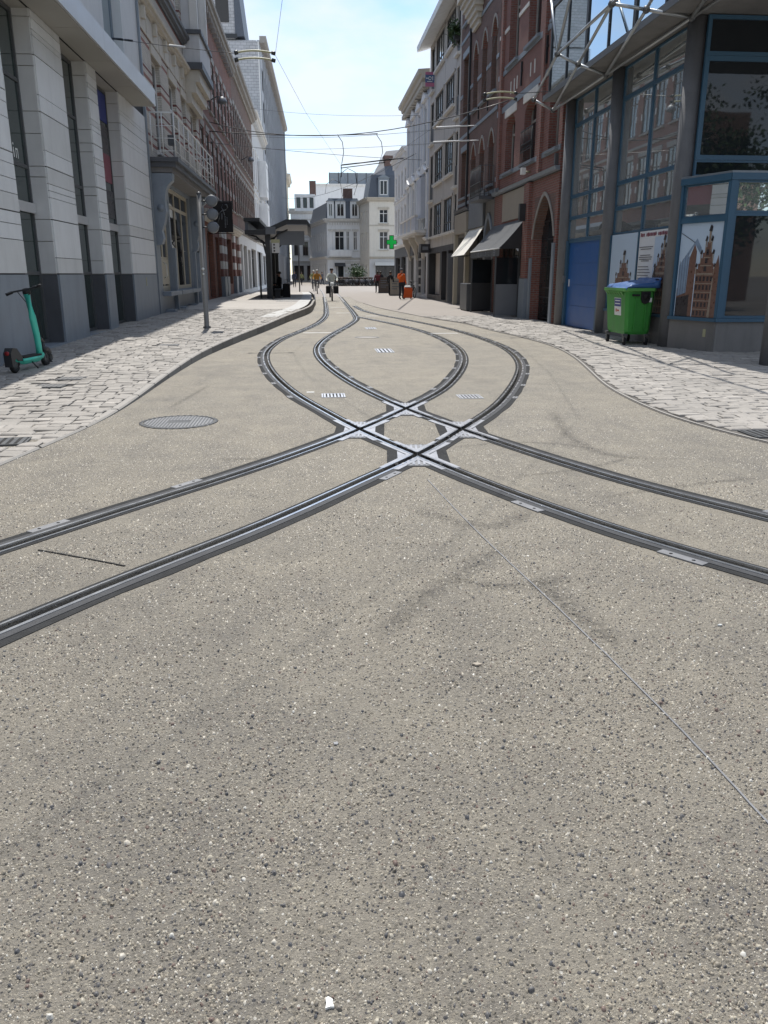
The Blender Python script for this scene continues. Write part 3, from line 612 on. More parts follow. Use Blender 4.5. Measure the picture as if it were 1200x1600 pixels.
# loose and embedded pebbles of the exposed aggregate
def pebbles(name, n, r0, sig, rlo, rhi, ypow, ymax, hk, flat, ymin=1.0):
    y = ymin + (ymax - ymin) * rng.beta(*ypow, n); half = .62 * y + .35; x = (rng.random(n) * 2 - 1) * half + .09 * y
    near = ALLR[(ALLR[:, 1] < 13)]; dd = np.full(n, 9.)
    for i in range(0, n, 4000): dd[i:i + 4000] = np.sqrt(((np.c_[x[i:i + 4000], y[i:i + 4000]][:, None] - near[None]) ** 2).sum(2)).min(1)
    pat = np.sin(x * 3.1 + 1.7 * np.sin(y * 1.9)) * np.sin(y * 2.7 + 1.3 * np.sin(x * 2.3)) + .6 * np.sin(x * 7.3 + y * 5.1) * np.sin(y * 6.7 - x * 3.9)
    k = (dd > .2) & (rng.random(n) < .72 + .30 * pat); x, y = x[k], y[k]; n = len(x)
    r = np.clip(rng.lognormal(math.log(r0), sig, n), rlo, rhi); seg = 5; a = np.arange(seg) * 2 * np.pi / seg
    rot = rng.random(n) * 6.28; el = rng.uniform(.5, 1., n); nv = (2 * seg + 1) if flat else seg + 1; V = np.zeros((n, nv, 3), np.float32)
    tl = rng.normal(0, .22, (n, 2))
    for ring, scl in enumerate((1., .66) if flat else (1.,)):
        jr = rng.uniform(.62, 1.2, (n, seg)); aa = a[None] + rng.uniform(-.35, .35, (n, seg))
        cx = np.cos(aa) * r[:, None] * jr * scl; cy_ = np.sin(aa) * r[:, None] * jr * scl * el[:, None]; sl = slice(ring * seg, (ring + 1) * seg)
        V[:, sl, 0] = x[:, None] + cx * np.cos(rot)[:, None] - cy_ * np.sin(rot)[:, None]; V[:, sl, 1] = y[:, None] + cx * np.sin(rot)[:, None] + cy_ * np.cos(rot)[:, None]
        V[:, sl, 2] = -.0006 if ring == 0 else r[:, None] * hk + (cx * tl[:, :1] + cy_ * tl[:, 1:])
    V[:, nv - 1, 0] = x + rng.normal(0, .25, n) * r; V[:, nv - 1, 1] = y + rng.normal(0, .25, n) * r; V[:, nv - 1, 2] = r * hk * (1.08 if flat else 1.0)
    tri = []
    for i in range(seg):
        j = (i + 1) % seg; tri += [(i, j, seg + j), (i, seg + j, seg + i), (seg + i, seg + j, 2 * seg)] if flat else [(i, j, seg)]
    tri = np.array(tri); F = (tri[None] + (np.arange(n) * nv)[:, None, None]).reshape(-1, 3)
    me = bpy.data.meshes.new(name); me.vertices.add(n * nv); me.vertices.foreach_set('co', V.ravel())
    me.loops.add(F.size); me.loops.foreach_set('vertex_index', F.ravel().astype(np.int32)); me.polygons.add(len(F))
    me.polygons.foreach_set('loop_start', np.arange(0, F.size, 3, dtype=np.int32)); me.polygons.foreach_set('loop_total', np.full(len(F), 3, np.int32))
    me.update(calc_edges=True); me.materials.append(MATS['pebble']); o = bpy.data.objects.new(name, me); o.parent = road; col.objects.link(o); tag(o, kind='stuff')
pebbles('pebbles', 104000, .0031, .40, .0015, .0105, (1., 1.75), 6.2, .82, True)
pebbles('grit', 60000, .0020, .30, .0012, .004, (1., 1.9), 6.0, 1.1, False)
pebbles('coarse_grit', 120000, .0045, .25, .0028, .008, (1.9, 2.1), 11.5, .85, False, 2.2)

# ================================================================== BUILDINGS
class Fac:
    """a facade: s runs along it, o sticks out of it, z goes up"""
    def __init__(f, root, O, u, n): f.root = root; f.O = Vector(O); f.u = Vector(u).normalized(); f.n = Vector(n).normalized()
    def T(f, p): return f.O + f.u * p.x + f.n * p.y + Vector((0, 0, p.z))
    def mb(f): return MB(f.T)
    def wall(f, mat, s0, s1, z0, z1, ops=(), t=.3, o=0., name='wall', parent=None, reveal=None):
        S = sorted({s0, s1, *[v for q in ops for v in q[:2] if s0 < v < s1]}); Z = sorted({z0, z1, *[v for q in ops for v in q[2:4] if z0 < v < z1]})
        m = f.mb(); hole = lambda a, b, c, d: any(q[0] - 1e-6 <= a and b <= q[1] + 1e-6 and q[2] - 1e-6 <= c and d <= q[3] + 1e-6 for q in ops)
        H = [[hole(S[i], S[i + 1], Z[j], Z[j + 1]) for j in range(len(Z) - 1)] for i in range(len(S) - 1)]
        for i in range(len(S) - 1):
            for j in range(len(Z) - 1):
                a, b, c, d = S[i], S[i + 1], Z[j], Z[j + 1]
                if not H[i][j]: m.mi = 0; m.add([(a, o, c), (b, o, c), (b, o, d), (a, o, d)], [(0, 1, 2, 3)])
                else:
                    m.mi = 1 if reveal else 0
                    for cond, q in ((i == 0 or not H[i - 1][j], [(a, o, c), (a, o, d), (a, o - t, d), (a, o - t, c)]), (i == len(S) - 2 or not H[i + 1][j], [(b, o, c), (b, o, d), (b, o - t, d), (b, o - t, c)]),
                                    (j == 0 or not H[i][j - 1], [(a, o, c), (b, o, c), (b, o - t, c), (a, o - t, c)]), (j == len(Z) - 2 or not H[i][j + 1], [(a, o, d), (b, o, d), (b, o - t, d), (a, o - t, d)])):
                        if cond: m.add(q, [(0, 1, 2, 3)])
        m.mi = 0
        for a in (s0, s1): m.add([(a, o, z0), (a, o, z1), (a, o - t, z1), (a, o - t, z0)], [(0, 1, 2, 3)])
        m.add([(s0, o, z1), (s1, o, z1), (s1, o - t, z1), (s0, o - t, z1)], [(0, 1, 2, 3)])
        return m.build(name, [mat, reveal] if reveal else mat, parent or f.root)
    def body(f, mat, s0, s1, z0, z1, t=.3, depth=11., name='body'):
        m = f.mb(); m.box(s0 + .006, s1 - .006, -depth, -t - .03, z0, z1 - .01); return m.build(name, mat, f.root)
    def box(f, name, mat, s0, s1, o0, o1, z0, z1, parent=None):
        m = f.mb(); m.box(s0, s1, o0, o1, z0, z1); return m.build(name, mat, parent or f.root)
    def window(f, s0, s1, z0, z1, dep=.2, fm='white_frame', gm='glass', nv=1, hz=(), fw=.07, o=0., name='window', parent=None, curtain=False):
        m = f.mb(); a, b = o - dep, o - dep + .06
        m.box(s0, s0 + fw, a, b, z0, z1); m.box(s1 - fw, s1, a, b, z0, z1); m.box(s0 + fw, s1 - fw, a, b, z0, z0 + fw); m.box(s0 + fw, s1 - fw, a, b, z1 - fw, z1)
        for i in range(nv):
            c = s0 + (s1 - s0) * (i + 1) / (nv + 1); m.box(c - fw * .45, c + fw * .45, a, b - .004, z0 + fw, z1 - fw)
        for h in hz:
            c = z0 + (z1 - z0) * h; m.box(s0 + fw, s1 - fw, a, b - .008, c - fw * .45, c + fw * .45)
        w_ = m.build(name, fm, parent or f.root)
        m = f.mb(); m.box(s0 + fw * .5, s1 - fw * .5, a + .015, a + .027, z0 + fw * .5, z1 - fw * .5); m.build('pane', gm, w_)
        return w_
    def ledge(f, name, mat, s0, s1, z, prof, parent=None, o=0.):
        """moulding: prof = [(out, up)...] polygon extruded along the facade"""
        m = f.mb(); m.prism([(s0, o + a, z + b) for a, b in prof], (s1 - s0, 0, 0)); return m.build(name, mat, parent or f.root)
CORN = [(0, 0), (.10, 0), (.14, .10), (.32, .16), (.36, .30), (.48, .34), (.52, .48), (0, .52)]
def corn(k): return [(a * k, b * k) for a, b in CORN]
SILL = [(0, 0), (.12, .0), (.13, .08), (0, .11)]
BAND = [(0, 0), (.06, .02), (.07, .14), (.02, .17), (0, .17)]
LU, LN, RN = (0, 1, 0), (1, 0, 0), (-1, 0, 0)

# ---------------- left: modern stone-clad building
t = thing('modern_building', (LX, 18, 0), 'modern pale stone clad building with bluestone plinth and metal canopy beside the scooter', 'building')
F = Fac(t, (LX, 0, 0), LU, LN)
OPN = [(6.2, 8.3), (10.2, 12.3), (15.3, 17.15), (18.97, 21.0), (21.85, 24.2)]
UP = [(8.5, 11, 7.2, 11.4), (15.5, 17.6, 7.2, 11.4), (23.3, 25.55, 7.2, 11.4)]
F.wall('dark_joint', 2, 27.8, -.1, 6.45, [(a, b, .16, 6.148) for a, b in OPN], .75, -.035, 'backing_wall', reveal='soffit')
F.body('stone_panel', 2, 27.8, -.1, 17.9, .8, 12)
F.wall('stone_panel_b', 2, 27.8, 6.45, 17.5, [(a, b, c, d) for a, b, c, d in UP] + [(a, b, c + 5, d + 5.4) for a, b, c, d in UP], .5, -.02, 'upper_wall')
F.wall('stone_panel_b', 2, 27.8, 17.5, 18.0, [], .78, -.02, 'parapet')
joints = [.16, 1.5, 2.52, 3.48, 4.44, 5.40, 6.17]
edges = [2.0] + [v for q in OPN for v in q] + [27.8]
r = random.Random(3)
for k in range(0, len(edges), 2):
    a, b = edges[k], edges[k + 1]
    for j in range(len(joints) - 1):
        z0, z1 = joints[j], joints[j + 1]
        if j == 0:
            F.box('stone_panel', 'bluestone', a + .004, b - .004, -.034, .012, -.1, z1 - .012); continue
        cuts = sorted(r.sample([.3, .42, .55, .68, .8], r.choice((1, 2, 3)))); zz = [z0] + [z0 + (z1 - z0) * c for c in cuts] + [z1]
        for i in range(len(zz) - 1): F.box('stone_panel', 'stone_panel' if r.random() < .75 else 'stone_panel_b', a + .004, b - .004, -.034, 0 + r.uniform(-.002, .002), zz[i] + (.008 if i else .012), zz[i + 1] - (.004 if i < len(zz) - 2 else .010))
    # reveal cladding on the side that faces along the street
    if k > 0:
        for j in range(len(joints) - 1):
            z0, z1 = joints[j], joints[j + 1]; m = F.mb()
            if j == 0: m.box(a - .03, a + .003, -.7, -.03, .17, z1 - .012); m.build('stone_panel', 'bluestone_dark', t); continue
            cuts = sorted(r.sample([.3, .45, .6, .8], 1)); zz = [z0] + [z0 + (z1 - z0) * c for c in cuts] + [z1]
            for i in range(len(zz) - 1): F.box('stone_panel', 'stone_panel_b', a - .03, a + .003, -.7, -.03, zz[i] + .008, zz[i + 1] - .006)
for i, (a, b) in enumerate(OPN):
    F.box('threshold', 'bluestone', a, b, -.66, .008, -.1, .165)
    F.window(a, b - .03, .17, 6.14, .38, 'mid_metal', 'glass_green', 0, (.225, .55, .8), .07, name='shop_window')
    F.box('transom', 'alu_band', a + .05, b - .06, -.318, -.27, 2.62, 2.80)
for a, b, c, d in UP:
    for e in (0, 5.2): F.window(a, b, c + e, d + e, .32, 'zinc', 'glass_sky', 1, (), .06)
F.box('canopy_slab', 'soffit', 2, 26.1, -.02, .60, 6.172, 6.55)
for i in range(8):
    y1 = 26.1 - i * 3.0; F.box('canopy_panel', 'alu_band', y1 - 2.992, y1, .602, .65, 6.165, 6.60)
for i in range(9):
    y1 = 26.1 - i * 2.6; F.box('soffit_panel', 'soffit', y1 - 2.592, y1 - .004, .02, .597, 6.150, 6.170)
F.box('canopy_end_panel', 'alu_band', 26.103, 26.13, 0, .648, 6.168, 6.60)
m = F.mb()                                              # window lettering: a ring emblem and a short word
for r0, r1 in ((.46, .50), (.36, .40)):
    pts = [(16.1 + math.cos(a) * r0 * .5, -.335, 4.75 + math.sin(a) * r0 * 1.3) for a in np.linspace(0, 2 * math.pi, 33)]; pt2 = [(16.1 + math.cos(a) * r1 * .5, -.335, 4.75 + math.sin(a) * r1 * 1.3) for a in np.linspace(0, 2 * math.pi, 33)]
    m.add(pts + pt2, [(i, i + 1, 34 + i, 33 + i) for i in range(32)])
for a, b, c, d in ((16.0, 16.3, 3.80, 3.84), (16.13, 16.17, 3.55, 3.80), (16.38, 16.42, 3.55, 3.72), (16.38, 16.42, 3.76, 3.8), (16.5, 16.53, 3.55, 3.72), (16.53, 16.62, 3.69, 3.72), (16.60, 16.63, 3.55, 3.69)): m.add([(a, -.335, c), (b, -.335, c), (b, -.335, d), (a, -.335, d)], [(0, 1, 2, 3)])
m.build('window_lettering', 'label_white', t)
m = F.mb()
for i, (z, c) in enumerate(((5.7, 'label_blue'), (4.9, 'print_dark'), (4.2, 'label_red'), (3.3, 'print_dark'))): m.mi = i; m.box(22.0, 24.1, -.345, -.335, z - .35, z + .35)
m.build('window_poster', ['label_blue', 'print_dark', 'print_title', 'print_dark'], t)
F.box('drain_pipe', 'zinc', 27.82, 27.92, -.06, .05, 0, 17)
F.box('wall_plate', 'yellow_insulator', 25.9, 25.98, .013, .022, 1.15, 1.4)

# ---------------- left: striped townhouse with stone balcony
t = thing('striped_townhouse', (LX, 34, 0), 'old townhouse of pale brick with red stripes and a dark stone balcony', 'building')
F = Fac(t, (LX, 0, 0), LU, LN); A0, A1 = 27.95, 41.4
wins = [(29.75, 31.3), (33.1, 34.7), (36.0, 37.2), (38.6, 40.4)]
ops = [(a, b, 5.45, 8.35) for a, b in wins] + [(a, b, 11.1, 14.0) for a, b in wins] + [(a, b, 15.4, 17.0) for a, b in wins]
F.wall('brick_striped', A0, A1, 4.85, 18, ops, .42)
F.body('brick_left_brown', A0, A1, -.1, 17.5, .45, 11)
for a, b in wins:
    for z0, z1 in ((5.45, 8.35), (11.1, 14.0), (15.4, 17.0)):
        F.window(a, b, z0, z1, .2, 'white_frame', 'glass', 1, (.7,), .08)
        F.ledge('sill', 'white_stone', a - .12, b + .12, z0 - .12, SILL); F.ledge('lintel', 'cream_stone', a - .15, b + .15, z1, [(0, 0), (.05, 0), (.06, .28), (0, .3)])
for k in range(12):
    a = A0 + .05 + k * 1.11; F.box('frieze_panel', 'cream_stone', a, a + 1.0, .001, .04, 8.72, 9.32)
F.ledge('string_course', 'cream_stone', A0, A1, 9.35, corn(.55)); F.ledge('string_course', 'bluestone_dark', A0, A1, 10.45, corn(.62)); F.ledge('cornice', 'cream_stone', A0, A1, 17.4, corn(1.0))
for k in range(7): F.box('frieze_bracket', 'cream_stone', A0 + .3 + k * 1.95, A0 + .5 + k * 1.95, .03, .16, 9.0, 9.35)
# stone oriel on corbels
for i, (z0, z1, o) in enumerate(((8.35, 8.75, .25), (8.75, 9.15, .45), (9.15, 9.6, .62))): F.box('oriel_corbel', 'cream_stone', 37.5, 41.2, .005, o, z0, z1 - .004)
F.box('oriel_base', 'bluestone_dark', 37.35, 41.3, .005, .78, 9.6, 9.85); F.box('oriel_parapet', 'grey_plaster', 37.45, 41.2, .005, .70, 9.852, 10.9)
F.box('oriel_cap', 'bluestone_dark', 37.35, 41.3, .005, .80, 10.902, 11.05)
for a in (37.55, 40.75): F.box('oriel_column', 'white_stone', a, a + .32, .35, .66, 11.052, 15.2)
F.box('oriel_wall', 'grey_plaster', 37.6, 41.05, .005, .34, 11.053, 15.2); F.box('oriel_roof', 'bluestone_dark', 37.3, 41.3, .005, .85, 15.202, 15.6)
# balcony
bal = F.box('balcony', 'bluestone_dark', 28.05, 38.9, .005, .90, 4.93, 5.06); F.box('balcony_moulding', 'bluestone_dark', 28.12, 38.8, .006, .80, 4.78, 4.928, bal); F.box('balcony_soffit', 'concrete_dark', 28.2, 38.7, .007, .68, 4.62, 4.778, bal)
for a in (28.2, 36.7):
    m = F.mb(); prof = [(.0, 4.60), (.66, 4.60), (.64, 4.38), (.50, 4.25), (.42, 4.1), (.36, 3.75), (.38, 3.45), (.30, 3.1), (.20, 2.85), (.24, 2.62), (.18, 2.45), (0, 2.4)]
    m.prism([(a, o + .004, z) for o, z in prof], (.42, 0, 0)); c = m.build('console_bracket', 'bluestone', t)
    m = F.mb(); m.box(a + .08, a + .34, .30, .50, 4.26, 4.34); m.tube([(a - .005, .22, 3.55), (a + .43, .22, 3.55)], .12, 12); m.build('scroll', 'bluestone', c)
rail = [(28.15, .08), (28.15, .82), (38.8, .82), (38.8, .08)]
for z in (6.36, 5.98, 5.62, 5.25):
    m = F.mb(); m.tube([(a, b, z) for a, b in rail], .026 if z > 6.2 else .014, 6); m.build('rail_bar', 'white_metal', t)
for k in range(11):
    a = 28.15 + k * 1.065; m = F.mb(); m.tube([(a, .82, 5.05), (a, .82, 6.36)], .02, 6); m.build('rail_post', 'white_metal', t)
for o in (.1, .45):
    m = F.mb(); m.tube([(28.15, o, 5.05), (28.15, o, 6.36)], .02, 6); m.build('rail_post', 'white_metal', t)
F.box('flood_lamp', 'mid_metal', 30.4, 30.7, .25, .5, 5.75, 6.05)
# ground floor shop
F.wall('bluestone', A0, A1, -.1, 4.85, [(28.85, 31.0, .9, 4.5), (31.3, 36.2, .95, 4.5), (38.0, 40.6, .25, 4.2)], .42, .0, 'shop_front')
F.window(28.85, 31.0, .9, 4.5, .18, 'beige_paint', 'glass', 1, (.72, .3), .2, name='shop_door'); F.box('door_panel', 'beige_paint', 29.1, 30.75, -.118, -.10, 1.15, 2.0)
m = F.mb(); m.tube([(29.8, -.10, 1.35), (29.8, .0, 1.45), (29.8, .0, 1.8), (29.8, -.10, 1.9)], .018, 6); m.build('door_handle', 'white_metal', t)
F.window(31.3, 36.2, .95, 4.5, .14, 'beige_paint', 'glass', 2, (.82,), .13, name='shop_window'); F.window(38.0, 40.6, .25, 4.2, .3, 'dark_frame', 'glass', 1, (.75,), .1, name='shop_door')
for a, b in ((28.7, 31.1), (31.2, 33.9), (34.0, 36.4)):
    F.box('sill', 'bluestone', a, b, .003, .28, .78, .92); F.box('step', 'bluestone', a + .3, a + .9, .003, .32, 0, .32)
for a in (31.02, 36.3, 37.6): F.box('pilaster', 'bluestone', a, a + .3, .003, .14, -.05, 2.4)

# ---------------- left: brick row
def row_house(name, label, X, s0, s1, H, mat, trim, zs, wn, ww, fm, ground, cat='building', depth=11, nv=1, hz=(.7,), quoin=None, corn_k=.9, cmat=None, n=LN, gm='glass', brackets=True, arch=False, gz=4.4, rows=None):
    t = thing(name, (X, (s0 + s1) / 2, 0), label, cat); F = Fac(t, (X, 0, 0), LU, n); L = s1 - s0; bays = []
    for i in range(wn):
        c = s0 + L * (i + .5) / wn; bays.append((c - ww / 2, c + ww / 2))
    ops = [(a, b, z0, z1) for a, b in bays for z0, z1 in zs]
    F.wall(mat, s0, s1, gz, H, ops, .3); F.body(mat, s0, s1, -.1, H, .33, depth)
    for a, b in bays:
        for z0, z1 in zs:
            F.window(a, b, z0, z1, .09, fm, gm, nv, hz, .075); F.ledge('sill', trim, a - .1, b + .1, z0 - .12, SILL)
            F.ledge('lintel', trim, a - .12, b + .12, z1 + .004, [(0, 0), (.03, 0), (.05, .26), (0, .28)])
            if quoin:
                for kz in (.28, .76):
                    for e in (a - .16, b + .01): F.box('quoin', quoin, e, e + .15, .002, .022, z0 + kz * (z1 - z0), z0 + kz * (z1 - z0) + .34)
    F.ledge('cornice', cmat or trim, s0, s1, H - .45, corn(corn_k))
    if brackets:
        for k in range(int(L / .9)): F.box('cornice_bracket', cmat or trim, s0 + .3 + k * .9, s0 + .5 + k * .9, .003, .30 * corn_k, H - .75, H - .452)
    for z0, z1 in zs[:-1]: F.ledge('string_course', trim, s0, s1, z1 + .5, BAND)
    F.ledge('string_course', trim, s0, s1, gz - .08, corn(.42))
    ground(F, t, s0, s1, gz - .1); return t, F
def shops(specs, base='white_stone', fm='dark_frame'):
    def g_(F, t, s0, s1, z1):
        F.wall(base, s0, s1, -.1, z1, [(a, b, c, d) for a, b, c, d in specs], .4, -.004, 'shop_front')
        for a, b, c, d in specs: F.window(a, b, c, d, .3, fm, 'glass', max(0, int((b - a) / 1.4) - 1), (.78,), .08, name='shop_window')
    return g_
def brick_ground(F, t, s0, s1, z1):
    specs = [(42.2, 44.6, .3, 3.6), (45.6, 47.2, .3, 3.4), (51.2, 54.6, .9, 3.6), (56.2, 58.6, .3, 3.4)]
    F.wall('brick_left', s0, s1, -.1, z1, specs, .4, -.004, 'shop_front')
    for a, b, c, d in specs: F.window(a, b, c, d, .3, 'dark_frame', 'glass', 1, (.78,), .08, name='shop_window')
    for a in (47.5, 49.1, 55.0, 58.8):
        F.box('plinth', 'bluestone', a, a + 1.3, 0, .22, -.05, 1.35)
        for k in range(6): F.box('brick_pier', 'brick_red' if k % 2 == 0 else 'white_stone', a + .08, a + 1.22, 0, .14, 1.352 + k * .42, 1.352 + (k + 1) * .42 - .003)
    F.ledge('pier_cap', 'cream_stone', s0, s1, 3.95, corn(.7)); F.box('iron_door_grille', 'iron_black', 45.7, 47.1, -.18, -.14, .3, 3.3)
row_house('brick_townhouse', 'red brick townhouse with white stone quoins and bracketed cornice beside the striped house', LX, 41.45, 60.2, 14.6, 'brick_left', 'weathered_stone', [(5.5, 8.3), (9.6, 12.3)], 9, 1.15, 'brown_frame', brick_ground, quoin='white_stone', corn_k=.95, cmat='weathered_stone')
row_house('brown_brick_house', 'weathered brown brick house with plain deep eaves behind the tram shelter', LX, 60.25, 80, 14.9, 'brick_left_brown', 'weathered_stone', [(5.6, 8.2), (9.4, 12.6)], 11, 1.0, 'brown_frame', shops([(61, 63.6, .3, 3.6), (64.6, 68, .3, 3.6), (69, 72, .3, 3.4), (73, 79, .3, 3.6)], 'white_stone'), quoin='weathered_stone', corn_k=1.15, cmat='weathered_stone', brackets=False)
t, F = row_house('stone_bay_house', 'narrow pale house with projecting bay before the tall grey gable', LX, 80.05, 99.5, 15.6, 'grey_plaster', 'white_stone', [(5.6, 8.2), (9.4, 12.6)], 6, 1.2, 'white_frame', shops([(81, 85, .3, 3.6), (86, 90, .3, 3.6), (91, 98, .3, 3.4)], 'white_plaster'), corn_k=1.1)
for z in (5, 9): F.box('bay', 'white_plaster', 88, 92, .005, .8, z, z + 3.4); F.window(88.2, 91.8, z + .8, z + 3, -.74, 'white_frame', 'glass', 2, (), .1)
m = F.mb(); m.prism([(84, -2.0, 15.5), (87, -2.0, 15.5), (87, -2.0, 18), (84, -2.0, 18)], (0, 1.6, 0)); m.build('dormer', 'slate', t)
# tall grey building with tiled gable
t = thing('tall_grey_building', (LX, 130, 0), 'tall grey building with pale tiled gable wall rising above the brick houses', 'building')
F = Fac(t, (LX + .0, 101, 0), (.75, 58, 0), (58, -.75, 0)); zz = [(5 + k * 3.35, 7.3 + k * 3.35) for k in range(6)]; L = 58.
bays = [(2 + k * 3.4, 3.6 + k * 3.4) for k in range(16)]
F.wall('cool_concrete', 0, L, -.1, 26.4, [(a, b, c, d) for a, b in bays for c, d in zz], .3)
F.body('brick_grey_gable', 0, L, -.1, 26.4, .33, 14)
for a, b in bays:
    for c, d in zz: F.window(a, b, c, d, .04, 'dark_frame', 'glass', 1, (), .09)
    F.box('facade_rib', 'cool_concrete', b + .7, b + .9, .003, .14, 4.4, 26)
F.ledge('cornice', 'weathered_stone', -.1, L + .2, 26.1, [(0, 0), (.5, .05), (.75, .25), (.75, .7), (0, .7)])
F.box('gable_wall', 'brick_grey_gable', -.3, -.01, -13.5, -.06, 0, 26.2); F.box('gable_coping', 'white_metal', -.32, -.2, -.18, -.055, 13, 26.2)
F.box('gable_attic', 'brick_grey_gable', -.28, 8, -13.4, -2.6, 26.45, 36); m = F.mb(); m.prism([(-.35, -2.6, 26.6), (-.35, -1.6, 26.7), (-.35, -2.6, 36.2)], (9, 0, 0)); m.build('gable_roof_edge', 'slate', t)
F.box('attic_window', 'dark_frame', -.34, -.29, -4.6, -3.2, 28, 32); F.box('attic_ledge', 'dark_metal', -.4, 8.1, -5, -2.4, 26.47, 26.9); F.box('rain_pipe', 'zinc', L - .6, L - .3, .005, .3, 0, 26)
t, F = row_house('yellow_stone_house', 'narrow yellowish stone house beyond the tall grey building', -4.1, 161, 176, 19, 'yellow_plaster', 'cream_stone', [(5.6, 8.2), (9.4, 12.4), (13.4, 16.4)], 5, 1.3, 'white_frame', shops([(162, 168, .3, 3.6), (169, 175, .3, 3.6)], 'grey_plaster'), corn_k=1.6)
for k in range(5): F.box('crown_block', 'cream_stone', 162 + k * 1.2, 162.8 + k * 1.2, -.6, .1, 19.1, 21.2 - .2 * k)

# ---------------- right: concrete apartment block
t = thing('concrete_apartments', (RX, 47, 0), 'beige concrete apartment block with wide picture windows and flat overhanging eave', 'building')
F = Fac(t, (RX, 0, 0), LU, RN); FL = [(3.65, 5.35), (6.48, 8.22), (9.62, 11.05), (12.4, 13.95)]; big = [(43.45, 46.1), (46.9, 49.75)]; nar = [(42.2, 42.95), (50.45, 51.75)]
ops = [(a, b, c, d) for a, b in big for c, d in FL] + [(a, b, c - .75 if c > 4 else c, d) for a, b in nar for c, d in FL]
F.wall('concrete_facade', 41.8, 52.25, 3.0, 14.2, ops, .35); F.body('concrete_facade', 41.8, 52.25, -.1, 14.2, .4, 11)
for a, b in big:
    for c, d in FL:
        F.window(a, b, c, d, .075, 'dark_frame', 'glass_sky', 3, (.28,), .07); F.ledge('sill', 'white_stone', a - .12, b + .12, c - .13, [(0, 0), (.16, 0), (.17, .11), (0, .13)])
        for e in (a - .16, b + .003): F.box('window_surround', 'concrete_facade', e, e + .157, .003, .03, c, d + .1)
        F.ledge('lintel', 'concrete_facade', a - .16, b + .16, d + .003, [(0, 0), (.06, 0), (.06, .12), (0, .12)])
for a, b in nar:
    for c, d in FL:
        c0 = c - .75 if c > 4 else c; F.window(a, b, c0, d, .12, 'dark_frame', 'glass', 0, (), .08); F.ledge('sill', 'white_stone', a - .1, b + .1, c0 - .13, [(0, 0), (.16, 0), (.17, .11), (0, .13)])
        F.box('balcony_rail', 'iron_black', a + .02, b - .02, -.05, -.02, c0 + .02, c0 + .95)
for s in (42.98, 46.5, 50.1): F.box('panel_joint', 'dark_joint', s, s + .02, .001, .004, 3.0, 14.1)
m = F.mb(); m.prism([(41.6, 0, 14.2), (41.6, .75, 14.0), (41.6, .78, 14.28), (41.6, 0, 14.5)], (10.9, 0, 0)); m.build('eave', 'white_plaster', t)
F.box('roof', 'zinc', 41.9, 52.1, -11, -.3, 14.25, 14.6)
F.wall('shop_dark', 41.8, 52.25, -.1, 3.0, [(42.2, 44.4, .25, 2.7), (44.9, 46.6, .1, 2.7), (47.2, 51.6, .3, 2.7)], .6, -.005, 'shop_front')
for a, b in ((42.2, 44.4), (44.9, 46.6), (47.2, 51.6)): F.window(a, b, .28, 2.7, .5, 'mid_metal', 'glass', 1, (), .07, name='shop_window')
F.box('open_door', 'shop_grey', 42.3, 42.36, -.45, .35, .1, 2.5)
# flower box on the top balcony door
m = F.mb(); rr = random.Random(5)
for k in range(420):
    c = Vector((42.6 + rr.gauss(0, .28), .22 + rr.gauss(0, .14), 12.55 + rr.gauss(0, .22))); a = Vector((rr.gauss(0, 1), rr.gauss(0, 1), rr.gauss(0, 1))).normalized() * .07; b = a.cross(Vector((rr.gauss(0, 1), rr.gauss(0, 1), 1))).normalized() * .05
    m.mi = k % 2; m.add([c - a, c + b, c + a, c - b], [(0, 1, 2, 3)])
t2 = thing('flower_box', F.T(Vector((42.6, .1, 12.2))), 'trailing green flower box on the upper window of the concrete block', 'flower box'); tag(m.build('foliage', ['leaf_a', 'leaf_b'], t2), kind='stuff'); mm = F.mb(); mm.box(42.2, 43.0, .02, .3, 12.15, 12.4); mm.build('trough', 'dark_metal', t2)
# ---------------- right: ornate white house and its neighbours
def ornate_ground(F, t, s0, s1, z1):
    F.wall('shop_light', s0, s1, -.1, z1, [(53, 55.2, .2, 2.6), (56.2, 58, .2, 2.7), (59.2, 62.6, .3, 2.7)], .4, -.004, 'shop_front')
    for a, b in ((53, 55.2), (56.2, 58), (59.2, 62.6)): F.window(a, b, .25, 2.6, .3, 'dark_frame', 'glass', 1, (), .07, name='shop_window')
    for k in range(5): F.box('rusticated_block', 'shop_dark', 55.35, 56.0, 0, .1, .3 + k * .55, .3 + k * .55 + .4)
    F.box('fascia', 'shop_grey', 59, 63.5, 0, .12, 2.75, 3.4); F.box('shop_emblem', 'print_blue', 57.0, 57.4, .0, .03, 2.8, 3.15)
t, F = row_house('ornate_white_house', 'ornate blue white stucco house with bay balcony and heavy dentil cornice', RX, 52.3, 63.8, 12.9, 'blue_white_plaster', 'white_plaster', [(4.3, 7.2), (8.2, 11.4)], 4, 1.35, 'white_frame', ornate_ground, n=RN, corn_k=1.35, cmat='cream_stone', gz=3.6)
for k in range(30): F.box('dentil', 'cream_stone', 52.4 + k * .38, 52.58 + k * .38, .003, .45, 12.2, 12.44)
for k in range(4):
    c = 52.3 + 11.5 * (k + .5) / 4
    for z in (7.5, 11.65):
        m = F.mb(); m.prism([(c - .95, .003, z), (c + .95, .003, z), (c + .95, .003, z + .15), (c, .003, z + .52), (c - .95, .003, z + .15)], (0, .22, 0)); m.build('pediment', 'white_plaster', t)
    for e in (c - .95, c + .8): F.box('pilaster', 'white_plaster', e, e + .15, .003, .1, 4.2, 11.6)
